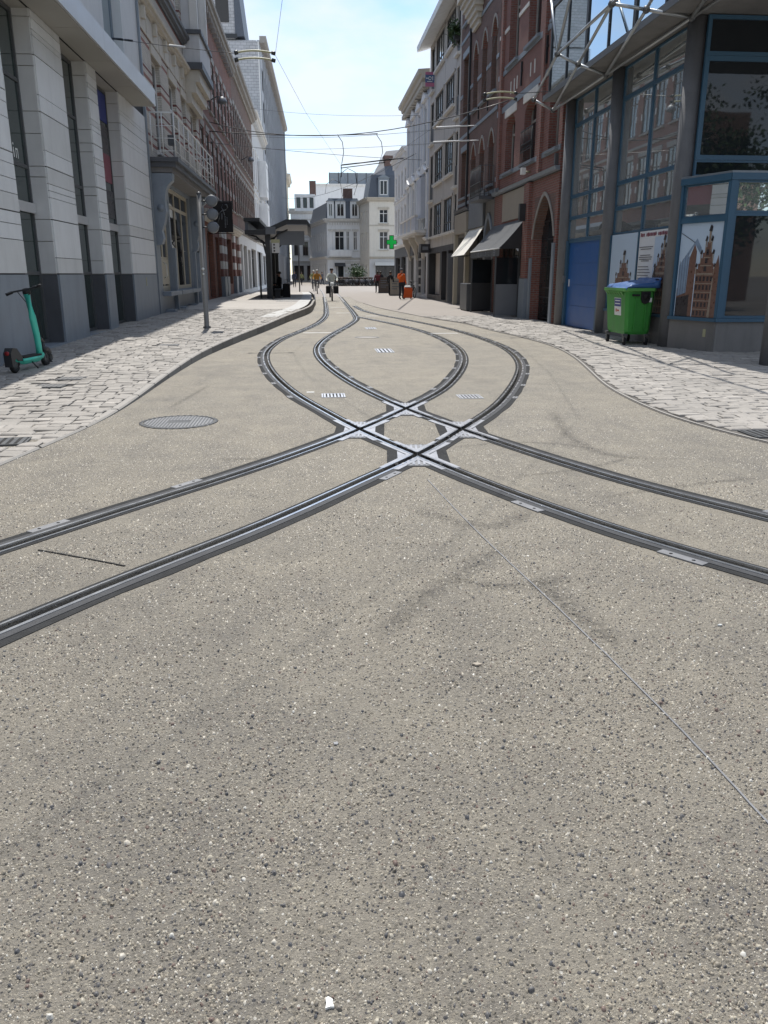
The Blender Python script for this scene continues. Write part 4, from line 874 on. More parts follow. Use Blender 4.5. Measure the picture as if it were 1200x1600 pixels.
F.box('bay_window', 'blue_white_plaster', 53.5, 55.6, .003, .32, 4.9, 7.3); b_ = F.box('balcony', 'white_stone', 53.0, 61.8, .003, .75, 4.0, 4.16); F.box('balcony_moulding', 'white_stone', 53.2, 61.6, .003, .6, 3.86, 3.998, b_)
F.box('balcony_end', 'blue_white_plaster', 53.05, 55.0, .6, .72, 4.162, 4.95); F.box('balcony_handrail', 'white_stone', 53.0, 61.8, .55, .75, 4.953, 5.06)
for k in range(9): F.box('baluster', 'blue_white_plaster' if k % 3 else 'white_stone', 55.3 + k * .76, 55.62 + k * .76, .58, .72, 4.162, 4.95)
for a in (53.6, 57.0, 60.6):
    m = F.mb(); m.prism([(a, o + .003, z) for o, z in [(0, 3.86), (.62, 3.86), (.6, 3.6), (.35, 3.2), (.2, 2.8), (.12, 2.5), (0, 2.4)]], (.4, 0, 0)); m.build('console_bracket', 'cream_stone', t)
t, F = row_house('plain_white_house', 'plain white rendered house with small windows next to the ornate stucco house', RX, 63.85, 73, 10.6, 'white_plaster', 'white_plaster', [(4.6, 6.6), (7.4, 9.2)], 4, 1.0, 'white_frame', shops([(64.5, 67.4, .2, 2.8), (68.4, 72, .2, 2.8)], 'shop_grey'), n=RN, corn_k=.8, gz=3.6)
F.box('chimney', 'brick_brown', 68, 69.2, -2.4, -1.2, 10.5, 13.2); F.box('chimney_cap', 'dark_metal', 67.8, 69.4, -2.6, -1.0, 13.2, 13.7); m = F.mb(); m.prism([(63.9, -.35, 10.6), (63.9, -5, 13.6), (63.9, -9, 10.6)], (9, 0, 0)); m.build('roof', 'zinc', t)

# ---------------- right: red and brown brick houses
def arch_fill(F, mat, s0, s1, zs, zt, o0, o1, parent, pw=1.0):
    half = (s1 - s0) / 2; m = F.mb(); N = 9
    cv = [(half * t, zs + (zt - zs) * (1 - (1 - t) ** 2) ** .5 if pw == 1 else zs + (zt - zs) * (1 - (1 - t) ** 1.6) ** .72) for t in np.linspace(0, 1, N)]
    for sgn in (1, -1):
        base = s0 if sgn > 0 else s1
        for i in range(N - 1):
            a, b = cv[i], cv[i + 1]
            m.prism([(base + sgn * a[0], o1, a[1]), (base + sgn * b[0], o1, b[1]), (base + sgn * b[0], o1, zt + .02), (base + sgn * a[0], o1, zt + .02)], (0, o0 - o1, 0))
    return m.build('arch_spandrel', mat, parent)
def arch_ring(F, mat, s0, s1, zs, zt, o, parent, wd=.14, pw=1.0):
    half = (s1 - s0) / 2; c = (s0 + s1) / 2; m = F.mb(); N = 17; k = (half + wd) / half
    pts = []
    for t in np.linspace(-1, 1, N):
        q = 1 - abs(t); z = (1 - (1 - q) ** 2) ** .5 if pw == 1 else (1 - (1 - q) ** 1.6) ** .72
        pts.append((t, z))
    for i in range(N - 1):
        (a, za), (b, zb) = pts[i], pts[i + 1]; H = zt - zs
        m.prism([(c + a * half, .003, zs + za * H), (c + b * half, .003, zs + zb * H), (c + b * half * k, .003, zs + zb * (H + wd)), (c + a * half * k, .003, zs + za * (H + wd))], (0, o, 0))
    return m.build('arch_ring', mat, parent)
t = thing('red_brick_house', (RX, 29, 0), 'red brick house with stone string courses, iron window guard and pointed gate arch', 'building')
F = Fac(t, (RX, 0, 0), LU, RN); B0, B1 = 24.75, 33.4
wr = [(25.1, 26.15), (27.7, 29.2), (30.5, 31.9)]
ops = [(a, b, 5.15, 7.0) for a, b in wr] + [(a, b, 8.75, 11.4) for a, b in wr] + [(a, b, 12.8, 15) for a, b in wr]
F.wall('brick_red', B0, B1, 4.42, 17, ops, .45); F.body('brick_red', B0, B1, -.1, 17, .48, 11)
for a, b in wr:
    for z0, z1 in ((5.15, 7.0), (8.75, 11.4), (12.8, 15)):
        F.window(a, b, z0, z1, .3, 'weathered_stone', 'glass', 1, (.68,), .085); F.ledge('sill', 'bluestone', a - .12, b + .12, z0 - .14, SILL); F.box('lintel', 'white_stone', a - .16, b + .16, .002, .035, z1 + .003, z1 + .26)
    arch_fill(F, 'brick_red', a, b, 6.6, 7.0, 0.0, -.3, t, 1)
for z, h in ((4.98, .15), (7.26, .2), (8.52, .16), (9.9, .12), (11.75, .2)):
    e = [B0] + [v for q in sorted(wr) for v in q] + [B1] if z == 9.9 else [B0, B1]
    for i in range(0, len(e), 2): F.box('string_course', 'bluestone' if z != 9.9 else 'white_stone', e[i] + .003, e[i + 1] - .003, .002, .03, z, z + h)
for s in (26.7, 29.8): 
    for z in (7.65,):
        m = F.mb(); m.box(s - .03, s + .03, .003, .06, z, z + .75); m.box(s - .09, s + .09, .003, .05, z + .42, z + .48); m.build('iron_anchor', 'iron_black', t)
for s in (28.1, 28.6, 30.4, 30.8, 31.3): F.box('date_stone', 'white_stone', s, s + .09, .002, .02, 7.7, 8.1)
for a in (26.75, 32.6): F.box('pilaster_strip', 'brick_red', a, a + .3, .002, .10, 4.45, 16.8)
m = F.mb()                                                    # iron window guard
for i in range(9): m.tube([(27.72 + i * .182, .10, 5.0), (27.72 + i * .182, .10, 6.1)], .014, 5)
for z in (5.02, 5.45, 6.1): m.box(27.68, 29.22, .085, .115, z - .015, z + .015)
for i in range(8): m.tube([(27.81 + i * .182 + .06 * math.cos(a), .10, 5.6 + .09 * math.sin(a)) for a in np.linspace(0, 6.28, 9)], .012, 4)
m.build('window_guard', 'iron_black', t)
F.ledge('gutter_ledge', 'bluestone', B0, B1, 4.42, [(0, 0), (.12, .02), (.16, .12), (0, .14)])
gs = [(25.0, 27.35, .0, 3.85), (28.5, 33.1, .0, 3.3)]
F.wall('brick_red', B0, B1, -.1, 4.4, gs, .5, -.004, 'ground_wall')
arch_fill(F, 'brick_brown', 25.0, 27.35, 2.6, 3.85, -.005, -.45, t, 2); arch_ring(F, 'weathered_stone', 25.0, 27.35, 2.6, 3.85, .03, t, .11, 2)
F.box('gate_jamb', 'bluestone', 24.78, 25.0, .0, .05, 0, 2.4); F.box('gate_jamb', 'bluestone', 27.35, 27.6, .0, .05, 0, 2.0); F.box('brick_pier', 'brick_red', 27.7, 28.35, -.002, .12, 1.35, 4.38); F.box('pier_plinth', 'bluestone', 27.66, 28.4, -.002, .15, -.05, 1.348)
gate = thing('iron_gate', F.T(Vector((26.2, -.3, 0))), 'black wrought iron gate with scrollwork under the pointed brick arch', 'gate'); FG = Fac(gate, F.O, F.u, F.n)
for i in range(20):
    s = 25.05 + i * .119; zt = 2.6 + 1.22 * (1 - (abs(s - 26.175) / 1.175) ** 1.6) ** .72; m = FG.mb(); m.tube([(s, -.3, .02), (s, -.3, zt)], .011, 5); m.build('bar', 'iron_black', gate)
for z in (.08, .75, 1.05, 2.0, 2.55, 3.1):
    hw = 1.17 if z < 2.6 else 1.17 * (1 - ((z - 2.6) / 1.25) ** 1.4) ** .6; m = FG.mb(); m.box(26.175 - hw, 26.175 + hw, -.315, -.285, z, z + .04); m.build('cross_bar', 'iron_black', gate)
rr = random.Random(11)
for k in range(70):
    s, z = rr.uniform(25.15, 27.2), rr.choice((rr.uniform(.15, .72), rr.uniform(1.1, 3.2))); q = rr.uniform(.05, .11); m = FG.mb(); a0 = rr.uniform(0, 6)
    if z > 2.6 and abs(s - 26.175) > 1.0: continue
    m.tube([(s + (q - .004 * i) * math.cos(a0 + i * .55), -.28, z + (q - .004 * i) * math.sin(a0 + i * .55)) for i in range(15)], .009, 4); m.build('scroll', 'iron_black', gate)
FG.box('lock_plate', 'mid_metal', 25.5, 25.8, -.27, -.25, .95, 1.15)
F.box('gate_passage', 'interior', 24.9, 27.5, -.62, -.5, 0, 4.2)
FB = F.box('shop_board', 'wood_board', 28.45, 31.8, .0, .05, 3.38, 4.36); F.box('wall_lantern', 'dark_metal', 28.0, 28.2, .12, .32, 3.2, 3.75)
m = F.mb(); m.box(28.0, 28.2, .18, .32, 4.66, 4.86); m.build('flood_lamp', 'white_metal', t); m = F.mb(); m.tube([(28.1, 0, 4.74), (28.1, .2, 4.74)], .03, 6); m.build('lamp_bracket', 'yellow_insulator', t)
F.box('flood_lamp', 'signal_grey', 32.2, 32.4, .12, .26, 4.5, 4.64); F.box('alarm_box', 'mid_metal', 24.95, 25.08, .0, .10, 4.6, 4.9)
F.window(28.5, 30.4, .0, 3.3, .4, 'shop_grey', 'glass', 1, (.42,), .09, name='shop_door'); F.window(30.5, 33.1, .5, 3.3, .4, 'dark_frame', 'glass', 2, (), .07, name='shop_window'); F.box('stall_riser', 'shop_dark', 30.5, 33.1, -.42, -.1, 0, .5)
t = thing('brown_brick_gothic_house', (RX, 37.5, 0), 'dark brown brick house with pointed arched windows and corbelled turret', 'building')
F = Fac(t, (RX, 0, 0), LU, RN); B0, B1 = 33.45, 41.75; wr = [(33.9, 34.9), (35.75, 36.75), (37.6, 38.6), (39.6, 41.0)]
lv = [(5.0, 7.0), (8.4, 11.0), (12.4, 15.2)]; ops = [(a, b, c, d) for a, b in wr for c, d in lv]
F.wall('brick_brown', B0, B1, 4.42, 17.4, ops, .45); F.body('brick_brown', B0, B1, -.1, 17.4, .48, 11)
for a, b in wr:
    for c, d in lv:
        F.window(a, b, c, d, .26, 'weathered_stone', 'glass', 1, (.6,), .08); F.ledge('sill', 'bluestone', a - .1, b + .1, c - .12, SILL)
        if b < 39: arch_fill(F, 'brick_red', a, b, d - .55, d, .0, -.3, t, 2); arch_ring(F, 'weathered_stone', a, b, d - .55, d, .03, t, .10, 2)
        else: F.box('lintel', 'bluestone', a - .1, b + .1, .002, .04, d + .003, d + .25)
for z in (4.6, 7.6, 9.4, 11.7):
    e = [B0] + [v for q in wr for v in q] + [B1] if z == 9.4 else [B0, B1]
    for i in range(0, len(e), 2): F.box('string_course', 'bluestone', e[i] + .003, e[i + 1] - .003, .002, .03, z, z + .14)
for s in (35.3, 37.15, 39.1):
    m = F.mb(); m.box(s - .03, s + .03, .003, .05, 7.85, 8.35); m.build('iron_anchor', 'iron_black', t)
    if s > 39: F.box('rain_pipe', 'iron_black', s + .12, s + .2, .003, .09, 4.5, 17)
for i in range(6): F.box('turret_corbel', 'cream_stone', 36.6 + .12 * (5 - i), 39.2 - .12 * (5 - i), .003, .12 + i * .09, 11.5 + i * .2, 11.697 + i * .2)
F.box('turret', 'cream_stone', 36.55, 39.25, .003, .70, 12.7, 13.6)
m = MB(); [m.lathe(F.T(Vector((a, .45, 0))), [(.12, 13.602), (.10, 14.6), (.16, 14.7), (.05, 15.3)], 10) for a in (36.9, 37.9, 38.9)]; m.build('turret_pinnacles', 'white_stone', t)
F.wall('concrete_dark', B0, B1, -.1, 4.4, [(33.7, 35.0, .0, 3.7), (35.4, 38.4, .0, 3.4), (38.9, 41.4, .0, 3.2)], .5, -.004, 'ground_wall')
arch_fill(F, 'concrete_dark', 33.7, 35.0, 2.9, 3.7, -.006, -.4, t, 2); arch_ring(F, 'bluestone', 33.7, 35.0, 2.9, 3.7, .05, t, .2, 2)
F.window(33.7, 35.0, 0, 3.7, .42, 'dark_frame', 'glass', 0, (.7,), .1, name='arched_door'); F.window(35.4, 38.4, .35, 3.4, .4, 'dark_frame', 'glass', 2, (), .08, name='shop_window'); F.window(38.9, 41.4, .35, 3.2, .4, 'beige_paint', 'glass', 1, (.75,), .12, name='shop_window')
F.box('sign_board', 'signal_grey', 35.15, 38.35, .02, .10, 3.45, 4.85); F.box('fascia', 'wood_board', 38.6, 41.7, .0, .16, 3.35, 4.25); F.ledge('fascia_cap', 'bluestone_dark', 38.5, 41.75, 4.25, corn(.4)); F.box('pilaster', 'beige_paint', 38.45, 38.75, .0, .18, 0, 3.34); F.box('pilaster', 'beige_paint', 41.42, 41.7, .0, .18, 0, 3.34)
bal = F.box('balcony', 'bluestone_dark', 33.5, 35.6, .003, .62, 4.35, 4.48)
m = F.mb()
for i in range(13): m.tube([(33.55 + i * .167, .58, 4.48), (33.55 + i * .167, .58, 5.6)], .012, 5)
for i in range(4): m.tube([(33.55, .05 + i * .17, 4.48), (33.55, .05 + i * .17, 5.6)], .012, 5); m.tube([(35.55, .05 + i * .17, 4.48), (35.55, .05 + i * .17, 5.6)], .012, 5)
for z in (4.55, 5.0, 5.6): m.box(33.53, 35.57, .565, .595, z - .012, z + .012); m.box(33.535, 33.565, .02, .565, z - .012, z + .012); m.box(35.535, 35.565, .02, .565, z - .012, z + .012)
m.build('balcony_railing', 'mid_metal', bal)
# ---------------- awnings, planter, terrace screens
def awning(name, label, s0, s1, zt, zf, out, val, mat, mv, arms):
    t = thing(name, F.T(Vector(((s0 + s1) / 2, 0, zf))), label, 'awning'); FA = Fac(t, F.O, F.u, F.n)
    m = FA.mb(); N = 8; th = .02
    for i in range(N):                                        # slightly sagging cloth in panels
        a, b = s0 + (s1 - s0) * i / N, s0 + (s1 - s0) * (i + 1) / N
        for j in range(5):
            p, q = j / 5, (j + 1) / 5; f = lambda x: (.02 + (out - .02) * x, zt + (zf - zt) * x - .05 * math.sin(math.pi * x))
            (o0, z0), (o1, z1) = f(p), f(q); m.prism([(a, o0, z0), (b, o0, z0), (b, o1, z1), (a, o1, z1)], (0, 0, -th))
    m.build('canvas', mat, t)
    if val: m = FA.mb(); m.box(s0, s1, out - .012, out, zf - val, zf - .02); m.build('valance', mv, t)
    m = FA.mb(); m.tube([(s0, out + .004, zf - .02), (s1, out + .004, zf - .02)], .022, 6); m.build('front_bar', arms, t)
    for s in (s0 + .03, s1 - .03): m = FA.mb(); m.tube([(s, .03, zf + .02), (s, out, zf - .02)], .018, 6); m.build('arm', arms, t)
    return t, FA
t, FA = awning('shop_awning', 'dark grey sloping awning with pale lettering on its valance below the red brick house', 28.4, 33.5, 3.32, 2.36, .88, .27, 'awning_grey', 'awning_grey', 'white_metal')
m = FA.mb(); m.prism([(28.39, .02, 3.28), (28.39, .87, 2.33), (28.39, .02, 2.33)], (.012, 0, 0)); m.build('side_cheek', 'shop_dark', t)
m = FA.mb(); rr = random.Random(2); s = 32.9
while s > 29.6:
    wl = rr.uniform(.12, .2)
    for z0, z1, a, b in ((2.13, 2.28, 0, .045), (2.13, 2.28, wl - .045, wl), (2.25, 2.28, .045, wl - .045), (2.13, 2.16, .045, wl - .045)):
        if rr.random() < .72: m.box(s - b, s - a, .881, .885, z0, z1)
    s -= wl + rr.choice((.05, .05, .2))
for a, b, c, d in ((29.0, 29.08, 2.11, 2.32), (29.3, 29.38, 2.11, 2.32), (29.08, 29.3, 2.11, 2.16), (29.08, 29.3, 2.195, 2.235), (29.08, 29.3, 2.27, 2.32)): m.box(a, b, .881, .886, c, d)
m.build('valance_lettering', 'signal_grey', t)
awning('shop_awning', 'cream sloping awning beside the grey sign board', 35.2, 38.4, 3.44, 2.27, .86, .0, 'awning_cream', 'awning_cream', 'dark_metal')
t = thing('planter_box', (6.85, 34.6, 0), 'tall grey metal planter box standing under the cream awning', 'planter'); m = MB(); m.cbox(6.42, 7.2, 33.9, 35.4, .05, 1.12, .015); m.build('box', 'mid_metal', t); m = MB(); m.box(6.46, 7.16, 33.94, 35.36, .0, .05); m.build('base', 'dark_metal', t); m = MB(); m.box(6.5, 7.12, 34.0, 35.3, 1.1, 1.125); m.build('soil', 'mortar', t)
def screen(loc, s0, s1, label, solid):
    t = thing('terrace_screen', loc, label, 'screen'); m = MB(); y = loc[1]; 
    m.box(s0, s1, y - .02, y + .02, .08, 1.15); m.build('lower_panel', solid, t); m = MB(); m.box(s0, s1, y - .008, y + .008, 1.152, 2.05); m.build('pane', 'glass', t)
    for s in (s0, s1 - .05): m = MB(); m.box(s, s + .05, y - .03, y + .03, 0, 2.08); m.build('post', 'mid_metal', t)
screen((6.95, 28.9, 0), 6.45, 7.32, 'grey terrace screen with glass top below the grey awning', 'signal_grey'); screen((6.95, 33.2, 0), 6.45, 7.32, 'narrow dark terrace screen beside the planter', 'shop_dark')

# ---------------- right: glass building with blue frames and space truss
t = thing('blue_glass_building', (RX, 20, 0), 'glass building with blue frames and round concrete columns behind the green bin', 'building')
F = Fac(t, (RX, 0, 0), LU, RN)
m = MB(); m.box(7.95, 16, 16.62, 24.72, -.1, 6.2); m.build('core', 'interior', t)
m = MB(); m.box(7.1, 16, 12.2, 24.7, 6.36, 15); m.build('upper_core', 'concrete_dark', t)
COLS = [(7.53, 24.42), (7.53, 20.76), (7.53, 16.78), (7.72, 13.05)]
for x, y in COLS: m = MB(); m.lathe((x, y, 0), [(.19, -.05), (.19, 6.2)], 24); m.build('column', 'column_grey', t)
for a, b in ((20.95, 24.22), (16.98, 20.56)):
    mid = (a + b) / 2
    for c, d in ((2.43, 3.04), (3.04, 3.62), (3.62, 5.49), (5.49, 6.19)):
        for e, f_ in ((a, mid), (mid, b)): F.window(e, f_ - .004, c, d - .004, .26, 'blue_frame', 'glass_coated', 0, (), .045, name='window')
g_ = F.box('garage_door', 'blue_door', 21.45, 24.05, -.30, -.24, .02, 2.36)
for k in range(4): F.box('door_section', 'blue_door', 21.46, 24.04, -.239, -.222, .04 + k * .585, .04 + k * .585 + .578, g_)
F.box('door_surround', 'blue_frame', 24.06, 24.25, -.3, -.16, 0, 2.42); F.box('door_surround', 'blue_frame', 20.96, 21.44, -.3, -.18, 0, 2.42); F.box('door_surround', 'blue_frame', 21.44, 24.06, -.3, -.19, 2.362, 2.425); F.box('key_box', 'signal_grey', 24.08, 24.18, -.16, -.10, 1.25, 1.45); F.box('door_handle', 'white_metal', 23.85, 23.9, -.222, -.2, 1.15, 1.35)
F.box('base_wall', 'concrete_dark', 16.9, 20.6, -.35, -.14, -.1, .6); F.box('poster_sill', 'blue_frame', 16.95, 20.58, -.3, -.11, .602, .66)
F.box('poster_mullion', 'blue_frame', 18.74, 18.80, -.3, -.15, .662, 2.425); F.box('poster_mullion', 'blue_frame', 20.5, 20.57, -.3, -.15, .662, 2.425); F.box('poster_mullion', 'blue_frame', 16.97, 17.03, -.3, -.15, .662, 2.425)
def poster(FF, s0, s1, z0, z1, label, kind, o, loc):
    t2 = thing('poster', loc, label, 'poster'); m = MB(lambda p: FF.T(Vector((s0 + (s1 - s0) * p.x, o + p.y, z0 + (z1 - z0) * p.z))))
    mats = ['print_sky', 'print_brick', 'print_dark', 'print_trim', 'print_glass', 'print_white', 'print_text', 'print_title']
    m.box(0, 1, -.02, 0, 0, 1)
    lay = [0]
    def poly(mi, pts): lay[0] += 1; d_ = .0012 + lay[0] * .00012; m.mi = mi; m.add([(x, d_, z) for x, z in pts], [tuple(range(len(pts)))])
    def rect(mi, a, b, c, d): poly(mi, [(a, c), (b, c), (b, d), (a, d)])
    def gable(x0, x1, zb, ze, zt, lean=0.):
        n = 6; c = (x0 + x1) / 2 + lean; L_, R_ = [(x0, zb), (x0, ze)], []
        for i in range(n):
            f0, f1 = i / n, (i + 1) / n; h = ze + (zt - ze) * f1; L_ += [(x0 + (c - x0) * f0 * .94, h), (x0 + (c - x0) * f1 * .94, h)]; R_ += [(x1 + (c - x1) * f0 * .94, h), (x1 + (c - x1) * f1 * .94, h)]
        poly(1, L_ + [(p[0], p[1]) for p in R_[::-1]] + [(x1, ze), (x1, zb)])
        rows = 5; W2 = x1 - x0
        for i in range(rows):
            z = zb + (ze - zb) * (i + .2) / rows; h = (ze - zb) / rows * .55
            for k in range(5): rect(2, x0 + W2 * (k + .22) / 5, x0 + W2 * (k + .75) / 5, z, z + h)
            rect(3, x0, x1, z + h * 1.25, z + h * 1.4)
        for i in range(3):
            z = ze + (zt - ze) * i / 4; f = i / 4; a, b = x0 + (c - x0) * f + .03, x1 + (c - x1) * f - .03; rect(3, a, b, z, z + .012)
            rect(2, (a + b) / 2 - .03, (a + b) / 2 + .03, z + .03, z + .09)
        for f, hh in ((0, .10), (.35, .12), (.7, .14), (.95, .16)):
            for sgn, xe in ((1, x0), (-1, x1)):
                x = xe + (c - xe) * f; z = ze + (zt - ze) * f; rect(3, x - .012, x + .012, z, z + hh * .8); poly(2, [(x - .03, z + hh * .8), (x + .02, z + hh * .75), (x + .035, z + hh * 1.05), (x, z + hh * 1.2)])
    if kind == 'a': rect(4, 0, 1, 0, .02); gable(.12, .98, 0, .22, .62)
    elif kind == 'b':
        rect(5, 0, .52, 0, 1); rect(5, .52, 1, .92, 1); gable(.58, .97, 0, .48, .76, .06); poly(2, [(.53, 0), (.60, 0), (.62, .62), (.54, .45)])
        for i in range(19): 
            if i not in (3, 11): rect(7, .04 + i * .048, .04 + i * .048 + .034, .935 - (.004 if i % 4 == 1 else 0), .972 + (.006 if i % 5 == 0 else 0))
        for z, a, b in ((.80, .03, .49), (.775, .08, .44), (.70, .08, .42), (.675, .03, .48), (.65, .05, .46), (.63, .12, .38)): rect(6, a, b, z, z + .009)
        for i in range(13): rect(6, .03, .03 + .44 * (.8 + .2 * ((i * 7) % 5) / 5), .56 - i * .036, .568 - i * .036)
    else:
        poly(1, [(.02, 0), (.02, .30), (.36, .78), (.42, .70), (.42, 0)]); poly(4, [(.03, .22), (.03, .56), (.26, .66), (.24, .26)]); poly(4, [(.05, .58), (.40, .84), (.52, .74), (.50, .68), (.36, .78), (.06, .50)]); poly(2, [(.02, 0), (.02, .20), (.33, .24), (.33, 0)])
        for k in range(4): rect(2, .04 + k * .06, .047 + k * .06, .2, .6 + k * .03)
        gable(.44, .86, 0, .46, .80, .05); poly(1, [(.86, 0), (.86, .50), (.93, .66), (.98, .50), (.98, 0)]); poly(3, [(.80, 0), (.84, .42), (.86, .42), (.86, 0)])
        poly(2, [(.02, .905), (.36, .80), (.36, .793), (.02, .898)])
    m.build('print', mats, t2)
poster(F, 20.48, 18.82, .67, 2.42, 'printed poster of a stepped gable under blue sky, next to the garage door', 'a', -.17, F.T(Vector((19.6, -.17, .67))))
poster(F, 18.72, 17.05, .67, 2.42, 'printed poster with text column and stepped gable photo behind the bin', 'b', -.17, F.T(Vector((17.9, -.17, .67))))
# projecting glass box at the corner
V1, V2 = Vector((7.42, 16.55, 0)), Vector((7.84, 15.36, 0)); F1 = Fac(t, V1, V2 - V1, Vector((-(V1.y - V2.y), -(V2.x - V1.x), 0))); L1 = (V2 - V1).length
F2 = Fac(t, V2, (1, 0, 0), (0, -1, 0))
for FF, L in ((F1, L1), (F2, 3.2)):
    FF.box('base_wall', 'concrete_dark', .0, L, -.12, -.02, -.1, .598); FF.box('sill', 'blue_frame', -.02, L, -.12, .03, .60, .665); FF.box('top_rail', 'blue_frame', -.01, L, -.12, .02, 3.18, 3.30)
F1.box('frame_rail', 'blue_frame', .06, L1 - .06, -.10, -.01, 2.46, 2.56); F1.window(.06, L1 - .07, 2.562, 3.178, .09, 'blue_frame', 'glass_coated', 0, (), .03); F1.box('frame_post', 'blue_frame', 0, .06, -.11, 0, .667, 3.178); F1.box('frame_post', 'blue_frame', L1 - .07, L1 - .005, -.11, 0, .667, 3.178)
F2.box('frame_post', 'blue_frame', .002, .13, -.11, .005, .667, 3.178); F2.window(.13, 1.6, .667, 2.60, .09, 'blue_frame', 'glass', 0, (), .05); F2.window(.13, 1.6, 2.604, 3.178, .09, 'blue_frame', 'glass_coated', 0, (), .04); F2.window(1.604, 3.2, .667, 2.60, .09, 'blue_frame', 'glass', 0, (), .05)
m = MB(); m.prism([(7.42, 16.6, 3.301), (7.84, 15.37, 3.301), (11, 15.37, 3.301), (11, 16.6, 3.301)], (0, 0, .04)); m.build('box_roof', 'zinc', t)
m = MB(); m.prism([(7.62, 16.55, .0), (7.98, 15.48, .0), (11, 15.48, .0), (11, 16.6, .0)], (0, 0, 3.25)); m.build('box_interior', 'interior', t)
poster(F1, .07, L1 - .08, .67, 2.46, 'large printed poster of a glass tower and stepped gable on the angled window', 'c', -.05, F1.T(Vector((.7, -.05, .67))))
F1.box('wall_plate', 'yellow_insulator', .95, 1.02, -.02, -.01, .3, .45)
F3 = Fac(t, (0, 16.45, 0), (1, 0, 0), (0, -1, 0))
for a, b in ((7.62, 9.9), (9.904, 12.5)):
    F3.window(a, b, 3.66, 5.50, .12, 'blue_frame', 'glass', 0, (), .09); F3.window(a, b, 5.504, 6.19, .12, 'blue_frame', 'glass', 0, (), .07); F3.window(a, b, 3.35, 3.656, .12, 'blue_frame', 'glass', 0, (), .04)
# roof slab, upper glazing and space truss
m = MB(); m.box(6.76, 16, 12.0, 24.74, 6.21, 6.34); m.build('overhang_slab', 'concrete_dark', t); m = MB(); m.box(6.72, 6.758, 12.0, 24.74, 6.205, 6.345); m.build('slab_edge', 'mid_metal', t)
FU = Fac(t, (6.82, 0, 0), LU, RN)
for k in range(4):
    a, b = 12.1 + k * 3.15, 12.1 + (k + 1) * 3.15 - .01
    for c, d in ((6.36, 8.6), (8.61, 11.4), (11.41, 14)): FU.window(a, b, c, d, .1, 'dark_metal', 'glass_sky', 1 if c < 7 else 0, (), .07)
tr = thing('space_truss', (6.6, 20.8, 6.1), 'steel tube space truss with ball joints projecting over the pavement', 'truss')
ND = dict(a1=(7.32, 16.6, 6.15), a2=(6.41, 16.6, 6.26), a3=(5.74, 16.6, 6.34), b1=(7.17, 20.8, 6.07), b2=(6.47, 20.8, 6.28), b3=(5.95, 20.8, 6.49), c1=(7.09, 24.9, 6.02), c2=(6.51, 24.9, 6.29), z1=(7.4, 12.4, 6.2), z2=(6.35, 12.4, 6.26), z3=(5.55, 12.4, 6.2))
ND['u1'] = tuple(WY(858, -30, 22.3)); ND['u2'] = tuple(WY(897, -30, 19.0)); ND['u3'] = tuple(WY(985, -60, 18.6)); ND['u4'] = tuple(WY(1040, -40, 15.2)); ND['u5'] = tuple(WY(1120, -40, 15.2))
for a, b in [q.split() for q in ('a1 a2', 'a2 a3', 'b1 b2', 'b2 b3', 'c1 c2', 'a1 b1', 'b1 c1', 'a3 b3', 'b3 c2', 'a2 b1', 'b2 c1', 'a3 b2', 'b3 u1', 'b3 u2', 'a3 u3', 'a2 u4', 'a1 u5', 'z1 a1', 'z3 a3', 'z1 z2', 'z2 z3', 'z2 a1')]:
    m = MB(); m.tube([ND[a], ND[b]], .034, 8); m.build('strut', 'steel_tube', tr)
for k, p in ND.items():
    if k[0] != 'u': m = MB(); m.lathe(p, [(.002, -.075), (.05, -.055), (.075, 0), (.05, .055), (.002, .075)], 12); m.build('ball_joint', 'mid_metal', tr)

# ---------------- end of the street
def front_house(name, label, x0, x1, Y, H, mat, trim, cols_, lv, side=None, gz=3.6, fm='white_frame', gspec=None, gmat=None, depth=14, mans=None, cmat=None):
    t = thing(name, ((x0 + x1) / 2, Y, 0), label, 'building'); F = Fac(t, (0, Y, 0), (1, 0, 0), (0, -1, 0))
    ops = [(a, b, c, d) for a, b in cols_ for c, d in lv]; F.wall(mat, x0, x1, gz, H, ops, .3); F.body(mat, x0, x1, -.1, H, .33, depth)
    for a, b, c, d in ops:
        F.window(a, b, c, d, .22, fm, 'glass', 1, (.7,), .09); F.ledge('sill', trim, a - .15, b + .15, c - .14, SILL); F.ledge('lintel', trim, a - .2, b + .2, d + .01, [(0, 0), (.08, 0), (.14, .26), (0, .3)])
    F.ledge('cornice', cmat or trim, x0 - .3, x1 + .3, H - .5, corn(1.1)); F.ledge('string_course', trim, x0, x1, gz - .05, corn(.6))
    gs = gspec or []; F.wall(gmat or trim, x0, x1, -.1, gz, gs, .4, -.004, 'shop_front')
    for a, b, c, d in gs: F.window(a, b, c, d, .3, 'dark_frame', 'glass', 1, (), .08, name='shop_window')
    for c, d in lv[:-1]: F.ledge('string_course', trim, x0, x1, d + .7, BAND)
    return t, F
def mansard(t, F, x0, x1, z0, z1, rec, depth, mat, dormers, trim):
    m = F.mb(); m.add([(x0, -.1, z0), (x1, -.1, z0), (x1 - rec, -rec, z1), (x0 + rec, -rec, z1), (x0, -depth, z0), (x1, -depth, z0), (x1 - rec, -depth + rec, z1), (x0 + rec, -depth + rec, z1)], [(0, 1, 2, 3), (1, 5, 6, 2), (4, 0, 3, 7), (5, 4, 7, 6), (3, 2, 6, 7)]); m.build('mansard_roof', mat, t)
    for a, b in dormers:
        d_ = F.box('dormer', trim, a - .2, b + .2, -1.6, .0, z0 + .05, z1 - .45); F.window(a, b, z0 + .3, z1 - .75, -.005, 'white_frame', 'glass', 1, (), .1, parent=d_)
        m = F.mb(); m.prism([(a - .35, .12, z1 - .45), (b + .35, .12, z1 - .45), ((a + b) / 2, .12, z1 - .02)], (0, -1.7, 0)); m.build('dormer_roof', 'zinc', t)
